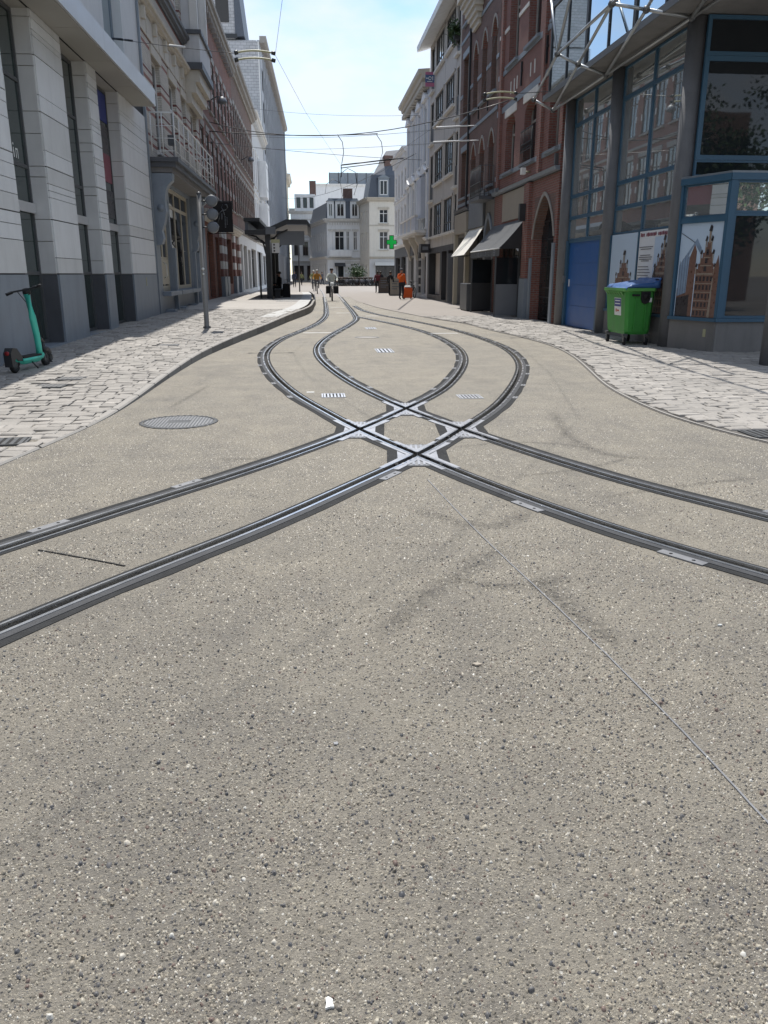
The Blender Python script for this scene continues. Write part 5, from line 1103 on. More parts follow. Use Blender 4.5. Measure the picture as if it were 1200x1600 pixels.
t, F = front_house('cream_corner_house', 'cream corner house with dark slate mansard and white shop front', 8.35, 14.5, 118, 11.6, 'cream_plaster', 'cream_stone', [(9.75, 10.95), (12.4, 13.6)], [(4.8, 7.2), (8.3, 10.1)], gspec=[(9.2, 12.0, .3, 2.6)], gmat='shop_light')
mansard(t, F, 8.2, 14.6, 11.65, 14.6, .5, 13, 'slate', [(9.8, 10.9)], 'zinc'); m = F.mb(); m.prism([(9.0, -.6, 14.6), (14.6, -.6, 14.6), (14.6, -3.5, 18.4), (11.0, -3.5, 18.0)], (0, -6, 0)); m.build('upper_roof', 'slate', t)
FS = Fac(t, (8.345, 118.05, 0), (-.105, .994, 0), (-.994, -.105, 0)); FS.wall('cream_plaster', 0, 13, -.1, 11.6, [(2 + k * 3.4, 3.2 + k * 3.4, c, d) for k in range(3) for c, d in ((.4, 2.8), (4.8, 7.2), (8.3, 10.1))], .3, name='side_wall'); FS.ledge('side_cornice', 'cream_stone', 0, 13, 11.1, corn(1.1))
for k in range(3):
    for c, d in ((.4, 2.8), (4.8, 7.2), (8.3, 10.1)): FS.window(2 + k * 3.4, 3.2 + k * 3.4, c, d, .22, 'white_frame', 'glass', 1, (.7,), .09)
FS.box('chimney', 'brick_brown', 1.2, 2.4, -3.6, -2.4, 15, 17.2)
t, F = front_house('white_corner_house', 'white stucco corner house with balcony and white dormers above the parked bicycles', 2.6, 7.6, 126, 9.3, 'white_plaster', 'white_stone', [(2.95, 3.45), (3.75, 5.15), (5.45, 5.95), (6.5, 7.1)], [(4.9, 7.6)], gspec=[(3.9, 5.0, .2, 3.1), (6.1, 7.1, .5, 3.1)], gmat='white_plaster')
mansard(t, F, 2.4, 7.7, 9.35, 12.2, .5, 11, 'slate', [(2.9, 3.5), (4.1, 5.2), (6.3, 7.2)], 'white_plaster'); F.box('balcony', 'white_stone', 2.9, 6.2, .005, 1.0, 3.9, 4.1); F.box('balcony_parapet', 'white_plaster', 2.9, 6.2, .82, .98, 4.102, 4.9)
for k in range(5): F.box('rusticated_band', 'white_stone', 5.2, 7.6, .0, .06, .5 + k * .6, .5 + k * .6 + .42)
for k in range(14): F.box('dentil', 'white_stone', 2.6 + k * .37, 2.78 + k * .37, .003, .3, 8.5, 8.78)
F.box('chimney', 'brick_brown', 5.2, 6.6, -4, -3, 12.2, 13.8); 
FS = Fac(t, (2.6, 126.05, 0), (-.135, .99, 0), (-.99, -.135, 0)); sp = [(1.5 + k * 2.4, 2.5 + k * 2.4, c, d) for k in range(7) for c, d in ((.4, 3.0), (4.9, 7.6))]
FS.wall('white_plaster', 0, 19, -.1, 9.3, sp, .3, name='side_wall'); FS.ledge('side_cornice', 'white_stone', 0, 19, 8.8, corn(1.1)); FS.body('white_plaster', 0, 19, 0, 9.2, .33, 3.5, 'side_body')
for a, b, c, d in sp: FS.window(a, b, c, d, .22, 'dark_frame' if c < 1 else 'white_frame', 'glass', 1, (.7,), .09)
FS.ledge('side_band', 'white_stone', 0, 19, 3.7, corn(.7)); m = FS.mb(); m.prism([(0.5, -.1, 9.3), (19, -.1, 9.3), (19, -.7, 11.9), (.5, -.7, 11.9)], (0, -2.6, 0)); m.build('side_mansard', 'slate', t)
t, F = front_house('white_gabled_house', 'tall white house with stepped attic across the far bend behind the tram shelter', -3.4, 1.2, 158, 12.6, 'white_plaster', 'white_stone', [(-2.9, -1.9), (-1.3, -.3), (.2, 1.0)], [(4.8, 7.2), (8.4, 11)], gspec=[(-3, -1.2, .3, 3), (-.6, .8, .3, 3)], gmat='grey_plaster', fm='dark_frame')
F.box('attic', 'white_plaster', -2.6, 1.2, -8, -.6, 12.62, 15.6); [F.window(a, a + .7, 13.2, 15, -.59, 'dark_frame', 'glass', 0, (), .09, o=-1.2) for a in (-2.2, -1.0, .2)]; F.box('chimney', 'brick_brown', .2, 1.4, -3, -1.8, 15.6, 18)
t, F = front_house('red_door_house', 'low grey house with dark ground floor at the far bend', 1.3, 2.9, 148, 10.2, 'grey_plaster', 'white_stone', [(1.6, 2.5)], [(4.8, 7.0), (7.8, 9.4)], gspec=[(1.5, 2.6, .2, 3)], gmat='shop_dark')
t, F = front_house('distant_office', 'large plain white office with grey screened roof plant behind the corner houses', 1.5, 22, 205, 22, 'white_plaster', 'white_plaster', [(2.5 + k * 3, 4 + k * 3) for k in range(6)], [(5, 8), (9, 12)], gmat='grey_plaster', depth=30)
F.box('roof_screen', 'zinc', 5, 22, -4, -.8, 22.05, 24.6); [F.box('screen_post', 'dark_metal', 5 + k * 2.2, 5.14 + k * 2.2, -.78, -.7, 22.05, 24.65) for k in range(8)]
t, F = front_house('distant_glass_block', 'small blue grey glazed block at the far left bend', -4.2, -1.6, 196, 15.8, 'zinc', 'zinc', [(-3.8, -3.0), (-2.7, -1.9)], [(5 + k * 3, 7.2 + k * 3) for k in range(3)], gmat='grey_plaster', fm='dark_frame')

# ---------------- square behind the viewpoint (seen in the window reflections)
t = thing('rear_house_row', (4, -24, 0), 'plain brick house row across the square facing the glass building', 'building'); F = Fac(t, (0, -24, 0), (1, 0, 0), (0, 1, 0))
ops = [(-18 + k * 2.6, -16.8 + k * 2.6, c, d) for k in range(18) for c, d in ((.6, 3), (4.6, 7), (8.2, 10.4))]; F.wall('brick_left_brown', -20, 30, -.3, 12, ops, .3); F.body('brick_left_brown', -20, 30, -.3, 12, .33, 9)
for q in ops[::1]: F.window(*q, .2, 'white_frame', 'glass', 1, (), .08)
def leaf_tree(x, y, h, label, seed):
    t = thing('street_tree', (x, y, -.2), label, 'tree'); r_ = random.Random(seed); m = MB(); m.tube([(x, y, -.25), (x + .05, y, h * .3), (x - .1, y + .1, h * .6), (x, y, h * .85)], [.22, .17, .11, .03], 8)
    for k in range(9): a = k * .7; z = h * (.35 + .05 * k); m.tube([(x, y, z), (x + math.cos(a) * h * .16, y + math.sin(a) * h * .16, z + h * .1), (x + math.cos(a) * h * .27, y + math.sin(a) * h * .27, z + h * .14)], [.07, .045, .015], 5)
    m.build('trunk', 'brown_frame', t); m = MB()
    for k in range(46):
        cc = Vector((x, y, h * .68)) + Vector((r_.gauss(0, 1), r_.gauss(0, 1), r_.gauss(0, .9))) * h * .15
        for j in range(90):
            c = cc + Vector((r_.gauss(0, 1), r_.gauss(0, 1), r_.gauss(0, .8))) * h * .055; a = Vector((r_.gauss(0, 1), r_.gauss(0, 1), r_.gauss(0, 1))).normalized() * .13; b = a.cross(Vector((r_.gauss(0, 1), r_.gauss(0, 1), 1))).normalized() * .08; m.mi = j % 2; m.add([c - a, c + b, c + a, c - b], [(0, 1, 2, 3)])
    tag(m.build('crown', ['leaf_a', 'leaf_b'], t), kind='stuff')
for i, (x, y, h) in enumerate(((9, -9, 9), (14.5, -13, 10), (20, -8, 9))): leaf_tree(x, y, h, 'leafy street tree on the square, ' + ('closest to the glass building', 'between its two neighbours', 'furthest from the road')[i], i)

# ================================================================== STREET FURNITURE
def ring_pts(c, r, axis, n=20, a0=0, a1=2 * math.pi, closed=True):
    c = Vector(c); out = []
    for i in range(n if closed else n + 1):
        a = a0 + (a1 - a0) * i / n; x, y = r * math.cos(a), r * math.sin(a)
        out.append(c + (Vector((0, x, y)) if axis == 'X' else Vector((x, 0, y)) if axis == 'Y' else Vector((x, y, 0))))
    return out
# ---------------- electric scooter
sy, sx = 12.52, -4.37
sc_ = thing('electric_scooter', (sx, sy + .45, zL(sy)), 'parked teal green electric scooter with black wheels and handlebar by the stone wall', 'scooter')
def SP(x, y, z): return Vector((sx + x + .0 * y, sy + y, zL(sy) + z))
for y, nm in ((.0, 'rear'), (.98, 'front')):
    m = MB(); m.tube([p for p in ring_pts(SP(0, y, .13), .098, 'X', 24)], .033, 10, closed=True); wh = m.build('wheel', 'rubber', sc_); m = MB(); m.lathe(SP(-.02, y, .13), [(.07, 0), (.075, .02), (.07, .04)], 16, 'X'); m.build('rim', 'mid_metal', wh)
m = MB(); m.tube([SP(0, -.03, .235), SP(0, .10, .19), SP(0, .26, .155), SP(0, .72, .155), SP(0, .86, .20)], [.05, .055, .06, .06, .055], 10); dk = m.build('deck', 'teal_paint', sc_)
m = MB(); m.box(*sum([[SP(-.07, 0, 0).x, SP(.07, 0, 0).x], [SP(0, .18, 0).y, SP(0, .74, 0).y], [SP(0, 0, .19).z, SP(0, 0, .222).z]], [])); m.build('deck_mat', 'rubber', dk)
m = MB()
for s_ in (-1, 1): m.tube([SP(.062 * s_, .16, .17), SP(.062 * s_, .76, .17)], .028, 8)
m.build('deck_side', 'teal_paint', dk)
stem = [SP(0, .80, .20), SP(0, .80, .34), SP(0, .78, .50), SP(.01, .70, .78), SP(.02, .58, 1.14)]
m = MB(); m.tube(stem, [.05, .047, .05, .052, .05], 12); m.build('stem', 'teal_paint', sc_)
m = MB(); m.tube([SP(0, .95, .40), SP(0, .97, .24), SP(0, .98, .13)], [.03, .028, .03], 8); m.tube([SP(0, .80, .46), SP(0, .95, .40)], .035, 8); m.build('fork', 'dark_metal', sc_)
m = MB(); m.tube(ring_pts(SP(0, .98, .13), .145, 'X', 10, -.5, 1.9, False), .05, 8); m.build('front_mudguard', 'dark_metal', sc_)
m = MB(); prof = [(-.16, .10), (-.17, .30), (-.10, .375), (.02, .36), (.16, .22), (.18, .16), (.05, .17), (-.04, .22), (-.10, .14)]
m.prism([SP(-.06, a, b) for a, b in prof], (.12, 0, 0)); m.build('rear_mudguard', 'dark_metal', sc_)
m = MB(); m.lathe(SP(0, -.165, .30), [(.032, -.02), (.032, .01), (.02, .018)], 12, 'Y'); m.build('tail_light', 'red_plastic', sc_)
m = MB(); m.tube([SP(.02, .60, 1.13), SP(.02, .575, 1.20)], [.06, .055], 12); m.build('display_head', 'rubber', sc_)
hb = [SP(-.26, .50, 1.115), SP(-.16, .54, 1.16), SP(.0, .575, 1.19), SP(.16, .58, 1.225), SP(.27, .56, 1.26)]
m = MB(); m.tube(hb, .014, 8); m.build('handlebar', 'dark_metal', sc_)
for a, b in ((0, 1), (4, 3)): m = MB(); m.tube([hb[a], hb[a].lerp(hb[b], .9)], .021, 8); m.build('grip', 'rubber', sc_)
m = MB(); m.tube([SP(-.16, .50, 1.17), SP(-.24, .44, 1.13)], .009, 6); m.tube([SP(.16, .52, 1.24), SP(.24, .47, 1.25)], .009, 6); m.build('brake_lever', 'mid_metal', sc_)
m = MB(); m.tube([SP(.04, .45, .13), SP(.12, .50, .0)], .012, 6); m.build('kickstand', 'dark_metal', sc_)
m = MB(); m.tube([SP(-.10, .55, 1.16), SP(-.06, .70, 1.0), SP(-.06, .82, .6), SP(-.03, .94, .42)], .006, 5); m.tube([SP(.10, .58, 1.20), SP(.08, .72, 1.0), SP(.06, .84, .55), SP(.03, .95, .40)], .006, 5); m.build('brake_cable', 'rubber', sc_)
sc_.rotation_euler.z = R(-9)
# ---------------- waste container
bx0, bx1, by0, by1 = 6.72, 7.32, 17.15, 18.35
bn = thing('waste_container', (7.02, 17.75, 0), 'large green wheeled waste container with blue lid in front of the posters', 'waste container')
m = MB(); lo = .24; z1 = 1.22
def ringz(z, e): return [(bx0 - e, by0 - e, z), (bx1 + e * .4, by0 - e, z), (bx1 + e * .4, by1 + e, z), (bx0 - e, by1 + e, z)]
sec = [ringz(lo, -.06), ringz(lo + .06, -.035), ringz(.75, 0), ringz(1.14, .03)]
def chf(rg, c=.06):
    o = []; n = len(rg)
    for i in range(n):
        p, a, b = Vector(rg[i]), Vector(rg[i - 1]), Vector(rg[(i + 1) % n]); o += [p + (a - p).normalized() * c, p + (b - p).normalized() * c]
    return o
S8 = [chf(q) for q in sec]; vs = [p for q in S8 for p in q]; fs = [(k * 8 + j, k * 8 + (j + 1) % 8, (k + 1) * 8 + (j + 1) % 8, (k + 1) * 8 + j) for k in range(3) for j in range(8)] + [tuple(range(8))[::-1]]
m.add(vs, fs); body = m.build('body', 'bin_green', bn)
m = MB(); a, b = chf(ringz(1.13, .03)), chf(ringz(1.15, .075)); c_ = chf(ringz(1.21, .075)); vs = a + b + c_; m.add(vs, [(k * 8 + j, k * 8 + (j + 1) % 8, (k + 1) * 8 + (j + 1) % 8, (k + 1) * 8 + j) for k in range(2) for j in range(8)] + [tuple(range(16, 24))]); m.build('rim', 'bin_green_light', bn)
m = MB()
for k in range(7): y = by0 + .15 + k * .15; m.prism([(bx0 - .05, y, 1.13), (bx0 - .095, y, 1.13), (bx0 - .03, y, 1.06)], (0, .05, 0))
m.build('rim_comb', 'bin_green_light', bn)
for x in (bx0 + .10, bx1 - .28): m = MB(); m.box(x, x + .15, by0 - .085, by0 - .03, 1.045, 1.085); m.build('end_handle', 'rubber', bn)
for x in (bx0 + .19, bx0 + .42): m = MB(); m.box(x - .012, x + .012, by0 - .035, by0 - .0, .34, 1.1); m.build('end_rib', 'bin_green', bn)
m = MB(); pts = [(.0, 1.16), (.20, 1.16), (.20, .98), (.165, .91), (.10, .88), (.035, .91), (.0, .98)]; m.prism([(bx0 + .29 + x, by0 - .03, z) for x, z in pts], (0, -.035, 0)); m.build('trunnion_plate', 'rubber', bn)
m = MB(); m.lathe((bx0 + .39, by0 - .12, 1.04), [(.05, 0), (.05, .06)], 14, 'Y'); m.build('trunnion', 'rubber', bn)
m = MB(); NX, NY = 12, 10                                     # curved split lid
vs, fs = [], []
for i in range(NX + 1):
    for j in range(NY + 1):
        u, v = i / NX, j / NY; x = bx0 - .05 + (bx1 - bx0 + .14) * u; y = by0 - .06 + (by1 - by0 + .12) * v
        z = 1.225 + .14 * math.sin(math.pi * min(1, u * 1.05) * .5 + .3) * (.55 + .45 * math.sin(math.pi * v)) + (.05 if u > .86 else 0) - (.10 if u < .12 else 0) * (1 - u / .12) + .018 * math.cos(v * 25)
        vs.append((x, y, z))
for i in range(NX):
    for j in range(NY): a = i * (NY + 1) + j; fs.append((a, a + 1, a + NY + 2, a + NY + 1))
k0 = len(vs); vs += [(x, y, 1.212) for x, y, z in vs]; fs += [tuple(i + k0 for i in f[::-1]) for f in fs]
bd = [i * (NY + 1) for i in range(NX + 1)] + [NX * (NY + 1) + j for j in range(1, NY + 1)] + [i * (NY + 1) + NY for i in range(NX - 1, -1, -1)] + [j for j in range(NY - 1, 0, -1)]
fs += [(bd[i], bd[(i + 1) % len(bd)], bd[(i + 1) % len(bd)] + k0, bd[i] + k0) for i in range(len(bd))]
m.add(vs, fs, True); m.build('lid', 'bin_blue', bn)
m = MB(); m.tube([(bx1 + .07, by0 - .02, 1.33), (bx1 + .12, by0 + .02, 1.40), (bx1 + .12, by1 - .02, 1.40), (bx1 + .07, by1 + .02, 1.33)], .022, 8); m.build('lid_handle', 'bin_blue', bn)
for x in (bx0 + .04, bx1 - .08):
    for y in (by0 + .08, by1 - .10):
        m = MB(); m.tube(ring_pts((x, y - .02, .09), .068, 'X', 16), .022, 8, closed=True); m.lathe((x - .02, y - .02, .09), [(.05, 0), (.05, .04)], 12, 'X'); wh = m.build('castor', 'rubber', bn)
        m = MB(); m.box(x - .035, x - .026, y - .06, y + .03, .08, .22); m.box(x + .026, x + .035, y - .06, y + .03, .08, .22); m.box(x - .05, x + .05, y - .06, y + .06, .215, .25); m.build('castor_fork', 'mid_metal', wh)
def on_face(name, mat, y0, y1, z0, z1, d, parent): # sticker lying on the street side of the container
    f = lambda z: bx0 - np.interp(z, [.3, .75, 1.14], [-.035, 0, .03]); m = MB(); m.add([(f(z0) - d, y0, z0), (f(z0) - d, y1, z0), (f(z1) - d, y1, z1), (f(z1) - d, y0, z1)], [(0, 1, 2, 3)]); return m.build(name, mat, parent)
on_face('sticker', 'label_white', 17.42, 17.82, .63, 1.0, .004, body); on_face('sticker_band', 'label_blue', 17.43, 17.81, .82, .985, .006, body)
for z in (.93, .865): on_face('sticker_line', 'label_white', 17.47, 17.77, z, z + .022, .008, body)
on_face('sticker_mark', 'label_red', 17.68, 17.74, .70, .77, .006, body); on_face('sticker_mark', 'label_red', 17.54, 17.66, .715, .75, .006, body)
m = MB(); m.add([(bx1 - .14, by0 - .032, .92), (bx1 - .06, by0 - .032, .92), (bx1 - .06, by0 - .034, 1.01), (bx1 - .14, by0 - .034, 1.01)], [(0, 1, 2, 3)]); m.build('end_sticker', 'label_white', body)
# ---------------- tram signal seen from behind
yS = 21.2; zb = zL(yS); sg = thing('tram_signal', (-2.66, yS, zb), 'grey tram signal pole with three round lamp backs on the left pavement', 'signal')
m = MB(); m.lathe((-2.66, yS, 0), [(.10, zb - .02), (.10, zb + .04), (.062, zb + .06), (.058, 3.36)], 16); m.build('pole', 'mid_metal', sg); m = MB(); m.lathe((-2.66, yS, 0), [(.06, 3.362), (.05, 3.40), (.01, 3.42)], 16); m.build('pole_cap', 'mid_metal', sg)
for k, z in enumerate((3.21, 2.90, 2.60)):
    x = -2.36; m = MB(); m.lathe((x, yS - .10, z), [(.085, -.02), (.13, 0), (.136, .03), (.136, .14), (.115, .16)], 24, 'Y'); h = m.build('lamp_housing', 'signal_grey', sg)
    m = MB(); m.tube(ring_pts((x, yS + .12, z), .136, 'Y', 14, .1, math.pi - .1, False), .008, 6); m.add(*(lambda A, B: (A + B, [(i, i + 1, len(A) + i + 1, len(A) + i) for i in range(len(A) - 1)]))(ring_pts((x, yS + .05, z), .134, 'Y', 14, .1, math.pi - .1, False), ring_pts((x, yS + .28, z), .134, 'Y', 14, .1, math.pi - .1, False))); m.build('visor', 'dark_metal', h)
    m = MB(); m.tube([(-2.62, yS, z), (x - .12, yS, z)], .02, 6); m.build('bracket', 'dark_metal', sg)
m = MB(); m.lathe((-2.66, yS - .066, 1.62), [(.035, 0), (.035, .01)], 12, 'Y'); m.lathe((-2.66, yS - .066, 1.50), [(.025, 0), (.025, .01)], 12, 'Y'); m.build('sticker', 'label_white', sg)
# ---------------- hanging shop banner
bn2 = thing('shop_banner', (-4.4, 43.0, 3.6), 'black hanging shop banner with pale curled letter R between the striped and brick houses', 'sign')
m = MB(); m.tube([(LX, 43, 4.95), (-3.75, 43, 4.95)], .025, 6); m.tube([(LX, 43, 3.45), (-3.75, 43, 3.45)], .02, 6); m.build('bracket', 'iron_black', bn2); m = MB(); m.box(-4.75, -3.8, 42.985, 43.015, 3.5, 4.92); m.build('cloth', 'cloth_black', bn2)
m = MB(); yb = 42.975; m.tube([(-4.55, yb, 3.95), (-4.45, yb, 4.15), (-4.42, yb, 4.42), (-4.3, yb, 4.52), (-4.12, yb, 4.55), (-4.02, yb, 4.66), (-4.06, yb, 4.80), (-4.15, yb, 4.80)], .03, 6); m.tube([(-4.25, yb, 4.80), (-4.33, yb, 4.66), (-4.25, yb, 4.54), (-4.18, yb, 4.3)], .028, 6); m.tube([(-4.32, yb, 4.40), (-4.33, yb, 4.1)], .03, 6)
for k in range(9): m.box(-4.20, -4.14, yb - .006, yb, 3.72 + k * .062, 3.755 + k * .062)
for k in range(6): m.box(-4.10, -4.055, yb - .006, yb, 3.86 + k * .062, 3.89 + k * .062)
m.build('lettering', 'signal_grey', bn2)
# ---------------- tram shelter
zp = .27; sh = thing('tram_shelter', (-2.1, 46, zp), 'black steel tram shelter with winged roof on the raised platform', 'tram shelter')
for y in (43.4, 48.2, 53.2):
    m = MB(); m.box(-2.26, -1.98, y - .12, y + .12, zp, 3.5); c = m.build('post', 'dark_metal', sh); m = MB(); m.tube([(-2.0, y, 2.7), (-1.92, y, 3.1), (-1.6, y, 3.45), (-1.1, y, 3.66)], [.05, .05, .05, .04], 6); m.tube([(-2.24, y, 2.5), (-2.35, y, 3.0), (-2.7, y, 3.32), (-3.1, y, 3.42)], [.05, .05, .05, .04], 6); m.build('curved_arm', 'dark_metal', c)
m = MB(); m.prism([(-3.25, 43.1, 3.62), (-2.2, 43.1, 3.64), (-1.94, 43.1, 3.80), (-1.16, 43.1, 4.14), (-.12, 43.1, 4.12), (.06, 43.1, 3.9), (.08, 43.1, 3.70), (-.1, 43.1, 3.86), (-1.1, 43.1, 3.90), (-1.8, 43.1, 3.62), (-2.2, 43.1, 3.38), (-3.25, 43.1, 3.42)], (0, 11.0, 0)); m.build('roof', 'dark_metal', sh)
m = MB(); m.box(-1.1, -.1, 43.06, 43.098, 3.87, 3.91); m.build('roof_edge_light', 'signal_grey', sh); m = MB(); m.box(-3.3, -2.5, 43.4, 53, 4.05, 4.22); m.build('upper_roof', 'dark_metal', sh); m = MB(); m.box(-3.25, -3.1, 43.5, 52.9, 3.63, 4.048); m.build('upper_roof_fascia', 'signal_grey', sh)
m = MB(); m.box(-2.20, -1.70, 43.0, 43.3, 3.42, 3.78); m.build('roof_box', 'signal_grey', sh)
m = MB(); m.box(-1.68, -.26, 43.5, 43.62, 2.92, 3.60); m.build('display_panel', 'signal_grey', sh)
for k in range(6): m = MB(); m.box(-2.13, -2.09, 43.7 + k * 1.55, 45.15 + k * 1.55, .5, 2.9); m.build('glass_panel', 'glass', sh)
m = MB(); m.box(-1.95, -1.5, 44.2, 52, .68, .74); [m.box(-1.9, -1.6, y, y + .06, zp, .68) for y in (44.4, 48, 51.8)]; m.build('bench', 'dark_metal', sh)
st = thing('stop_sign_pole', (-1.93, 42.2, zp), 'slim tram stop pole with small pale timetable board before the shelter', 'sign'); m = MB(); m.tube([(-1.93, 42.2, zp), (-1.93, 42.2, 3.1)], .035, 8); m.build('pole', 'mid_metal', st); m = MB(); m.box(-1.88, -1.5, 42.18, 42.22, 2.5, 3.05); bd_ = m.build('board', 'shop_light', st); m = MB(); m.box(-1.9, -1.48, 42.17, 42.23, 2.98, 3.14); m.build('route_plate', 'yellow_insulator', st); m = MB(); [m.box(-1.8, -1.72, 42.17, 42.179, z, z + .08) for z in (2.85, 2.7, 2.56)]; m.build('route_mark', 'print_dark', bd_)
for x, y, lab in ((-2.6, 43.9, 'short dark post beside the shelter front column'), (-.82, 62, 'dark lamp post past the platform end')):
    m = MB(); m.tube([(x, y, zL(y)), (x, y, zL(y) + (2.3 if y < 50 else 4.2))], .05, 8); tag(m.build('street_post', 'mid_metal'), lab, 'post')
# ---------------- wall lamps, signs, cross
def lamp(x, y, z, side, label):
    t = thing('street_lamp', (x, y, z), label, 'street lamp'); m = MB(); m.tube([(x, y, z + .1), (x + side * .5, y, z + .35), (x + side * .8, y, z + .3)], .03, 6); m.build('arm', 'mid_metal', t)
    m = MB(); m.lathe((x + side * .75, y, z + .1), [(.05, .25), (.16, .18), (.24, .04), (.25, 0), (.18, -.08), (.02, -.12)], 14); m.build('head', 'signal_grey', t)
lamp(LX, 45.6, 9.8, 1, 'grey wall lamp on the brick house near the striped house'); lamp(LX, 66, 9.6, 1, 'grey wall lamp on the weathered brown brick house')
cr = thing('pharmacy_cross', (7.3, 70.5, 4.6), 'lit green pharmacy cross sign on the plain white house', 'sign'); cx, cz, yy = 6.85, 4.05, 70.5; k = .19
m = MB(); m.box(cx - k, cx + k, yy - .08, yy + .08, cz - .55, cz + .55); m.box(cx - .44, cx - k - .002, yy - .078, yy + .078, cz - k, cz + k); m.box(cx + k + .002, cx + .44, yy - .078, yy + .078, cz - k, cz + k); m.build('case', 'iron_black', cr)
m = MB(); k -= .05; m.box(cx - k, cx + k, yy - .10, yy - .085, cz - .5, cz + .5); m.box(cx - .39, cx - k - .004, yy - .099, yy - .085, cz - k, cz + k); m.box(cx + k + .004, cx + .39, yy - .099, yy - .085, cz - k, cz + k); m.build('light_panel', 'led_green', cr); m = MB(); m.tube([(7.35, yy, cz), (cx + .42, yy, cz)], .04, 6); m.build('bracket', 'iron_black', cr)
rs = thing('agency_sign', (7.0, 50.3, 11.8), 'small pink and blue projecting sign board high on the concrete block', 'sign'); m = MB(); m.box(6.80, 7.32, 50.28, 50.33, 11.75, 12.5); m.build('board', 'print_blue', rs); m = MB(); m.box(6.80, 7.32, 50.26, 50.278, 12.36, 12.5); m.box(6.80, 7.32, 50.26, 50.278, 11.75, 11.95); m.build('pink_band', 'print_pink', rs); m = MB(); m.tube(ring_pts((7.06, 50.27, 12.18), .08, 'Y', 14), .02, 5, closed=True); m.box(6.84, 6.94, 50.265, 50.278, 12.16, 12.2); m.box(7.2, 7.24, 50.265, 50.278, 12.08, 12.28); m.box(6.9, 7.2, 50.265, 50.278, 12.0, 12.03); m.build('lettering', 'label_white', rs)
ne = thing('no_entry_sign', tuple(G(504, 441)), 'round red no entry sign on a pole behind the cyclists', 'sign'); bx, by = ne.location.x, ne.location.y; q = WY(504, 418, by); 
m = MB(); m.tube([(bx, by, 0), (bx, by, q.z + .5)], .05, 8); m.build('pole', 'sign_red', ne); m = MB(); m.lathe((bx, by - .08, q.z), [(.42, 0), (.42, .03)], 20, 'Y'); d_ = m.build('disc', 'sign_red', ne); m = MB(); m.box(bx - .32, bx + .32, by - .10, by - .082, q.z - .08, q.z + .08); m.build('bar', 'label_white', d_); m = MB(); m.box(bx - .4, bx + .4, by - .08, by - .05, q.z - 1.0, q.z - .5); m.build('plate', 'label_white', ne)
hs = thing('shop_sign', (6.9, 51.2, 2.9), 'dark projecting shop sign box on the concrete block by the stucco house', 'sign'); m = MB(); m.box(6.75, 7.3, 51.0, 51.9, 2.75, 3.25); m.build('case', 'shop_dark', hs); m = MB(); m.box(6.85, 7.2, 50.99, 50.999, 2.9, 3.1); m.build('emblem', 'signal_grey', hs)

# ---------------- overhead line
def wire(p, q, sag, r, label, n=16, mat='dark_metal', extra=None):
    p, q = Vector(p), Vector(q); m = MB(); m.tube([p.lerp(q, i / n) - Vector((0, 0, sag * 4 * (i / n) * (1 - i / n))) for i in range(n + 1)], r, 5); o = m.build('overhead_wire', mat); tag(o, label, 'wire', 'overhead tram wires'); return o
def wire_pts(pts, r, label, mat='dark_metal'):
    m = MB(); m.tube(pts, r, 5); tag(m.build('overhead_wire', mat), label, 'wire', 'overhead tram wires')
wire_pts([(4.6, 1, 6.0), (2.2, 6, 6.0), (.5, 11, 6.0), G(441, 0, 6), G(430, 86, 6), G(478, 176, 6), G(533, 258, 6), G(545, 300, 6), (2.2, 110, 6)], .0038, 'tram contact wire above the left curve')
wire_pts([(-2.5, 3, 6.0), (.5, 7.5, 6.0), (2.6, 11.5, 6.0), G(788, 0, 6), G(769, 80, 6), G(752, 149, 6), G(680, 197, 6), G(600, 253, 6), G(545, 300, 6)], .0038, 'tram contact wire above the right curve')
def bracket(p, q, label):
    t = thing('wire_bracket', p, label, 'bracket', 'curved wire brackets'); p, q = Vector(p), Vector(q)
    for dz in (0, -.14):
        m = MB(); m.tube([p.lerp(q, i / 8) + Vector((0, 0, dz + .22 * (i / 8) * (1 - i / 8))) for i in range(9)], .02, 6); m.build('curved_bar', 'yellow_insulator', t)
        m = MB(); m.tube([p + Vector((0, 0, dz)), p.lerp(q, .09) + Vector((0, 0, dz + .02))], .045, 6); m.tube([q + Vector((0, 0, dz)), p.lerp(q, .91) + Vector((0, 0, dz + .02))], .04, 6); m.build('clamp', 'dark_metal', t)
yb = G(430, 86, 6).y; a, b = WY(366, 83, yb), WY(430, 84, yb); bracket(a, b, 'curved yellow double wire bracket hung beside the brick cornice')
wire(WX(176, 60, -4.99), WX(226, 68, -4.0) if False else a, .02, .007, 'span wire from the stone building to the yellow bracket'); m = MB(); p = WX(176, 60, -4.99); q = p.lerp(a, .10); m.tube([p, q], .03, 6); m.tube([p.lerp(a, .12), p.lerp(a, .19)], .028, 6); tag(m.build('wire_tensioner', 'dark_metal'), 'dark tensioner rod on the wire leaving the stone building', 'tensioner'); m = MB(); p2 = p.lerp(a, .52); q2 = p.lerp(a, .64); m.tube([p2, q2], .028, 6); tag(m.build('wire_insulator', 'white_metal'), 'white insulator on the span wire before the striped house', 'insulator')
yb = G(780, 147, 6).y; a, b = WY(755, 148, yb), WY(808, 146, yb); bracket(a, b, 'curved yellow wire bracket in front of the brown brick house'); wire(b, (7.5, 24.6, 6.5), .0, .01, 'span wire from the steel truss to the yellow bracket')
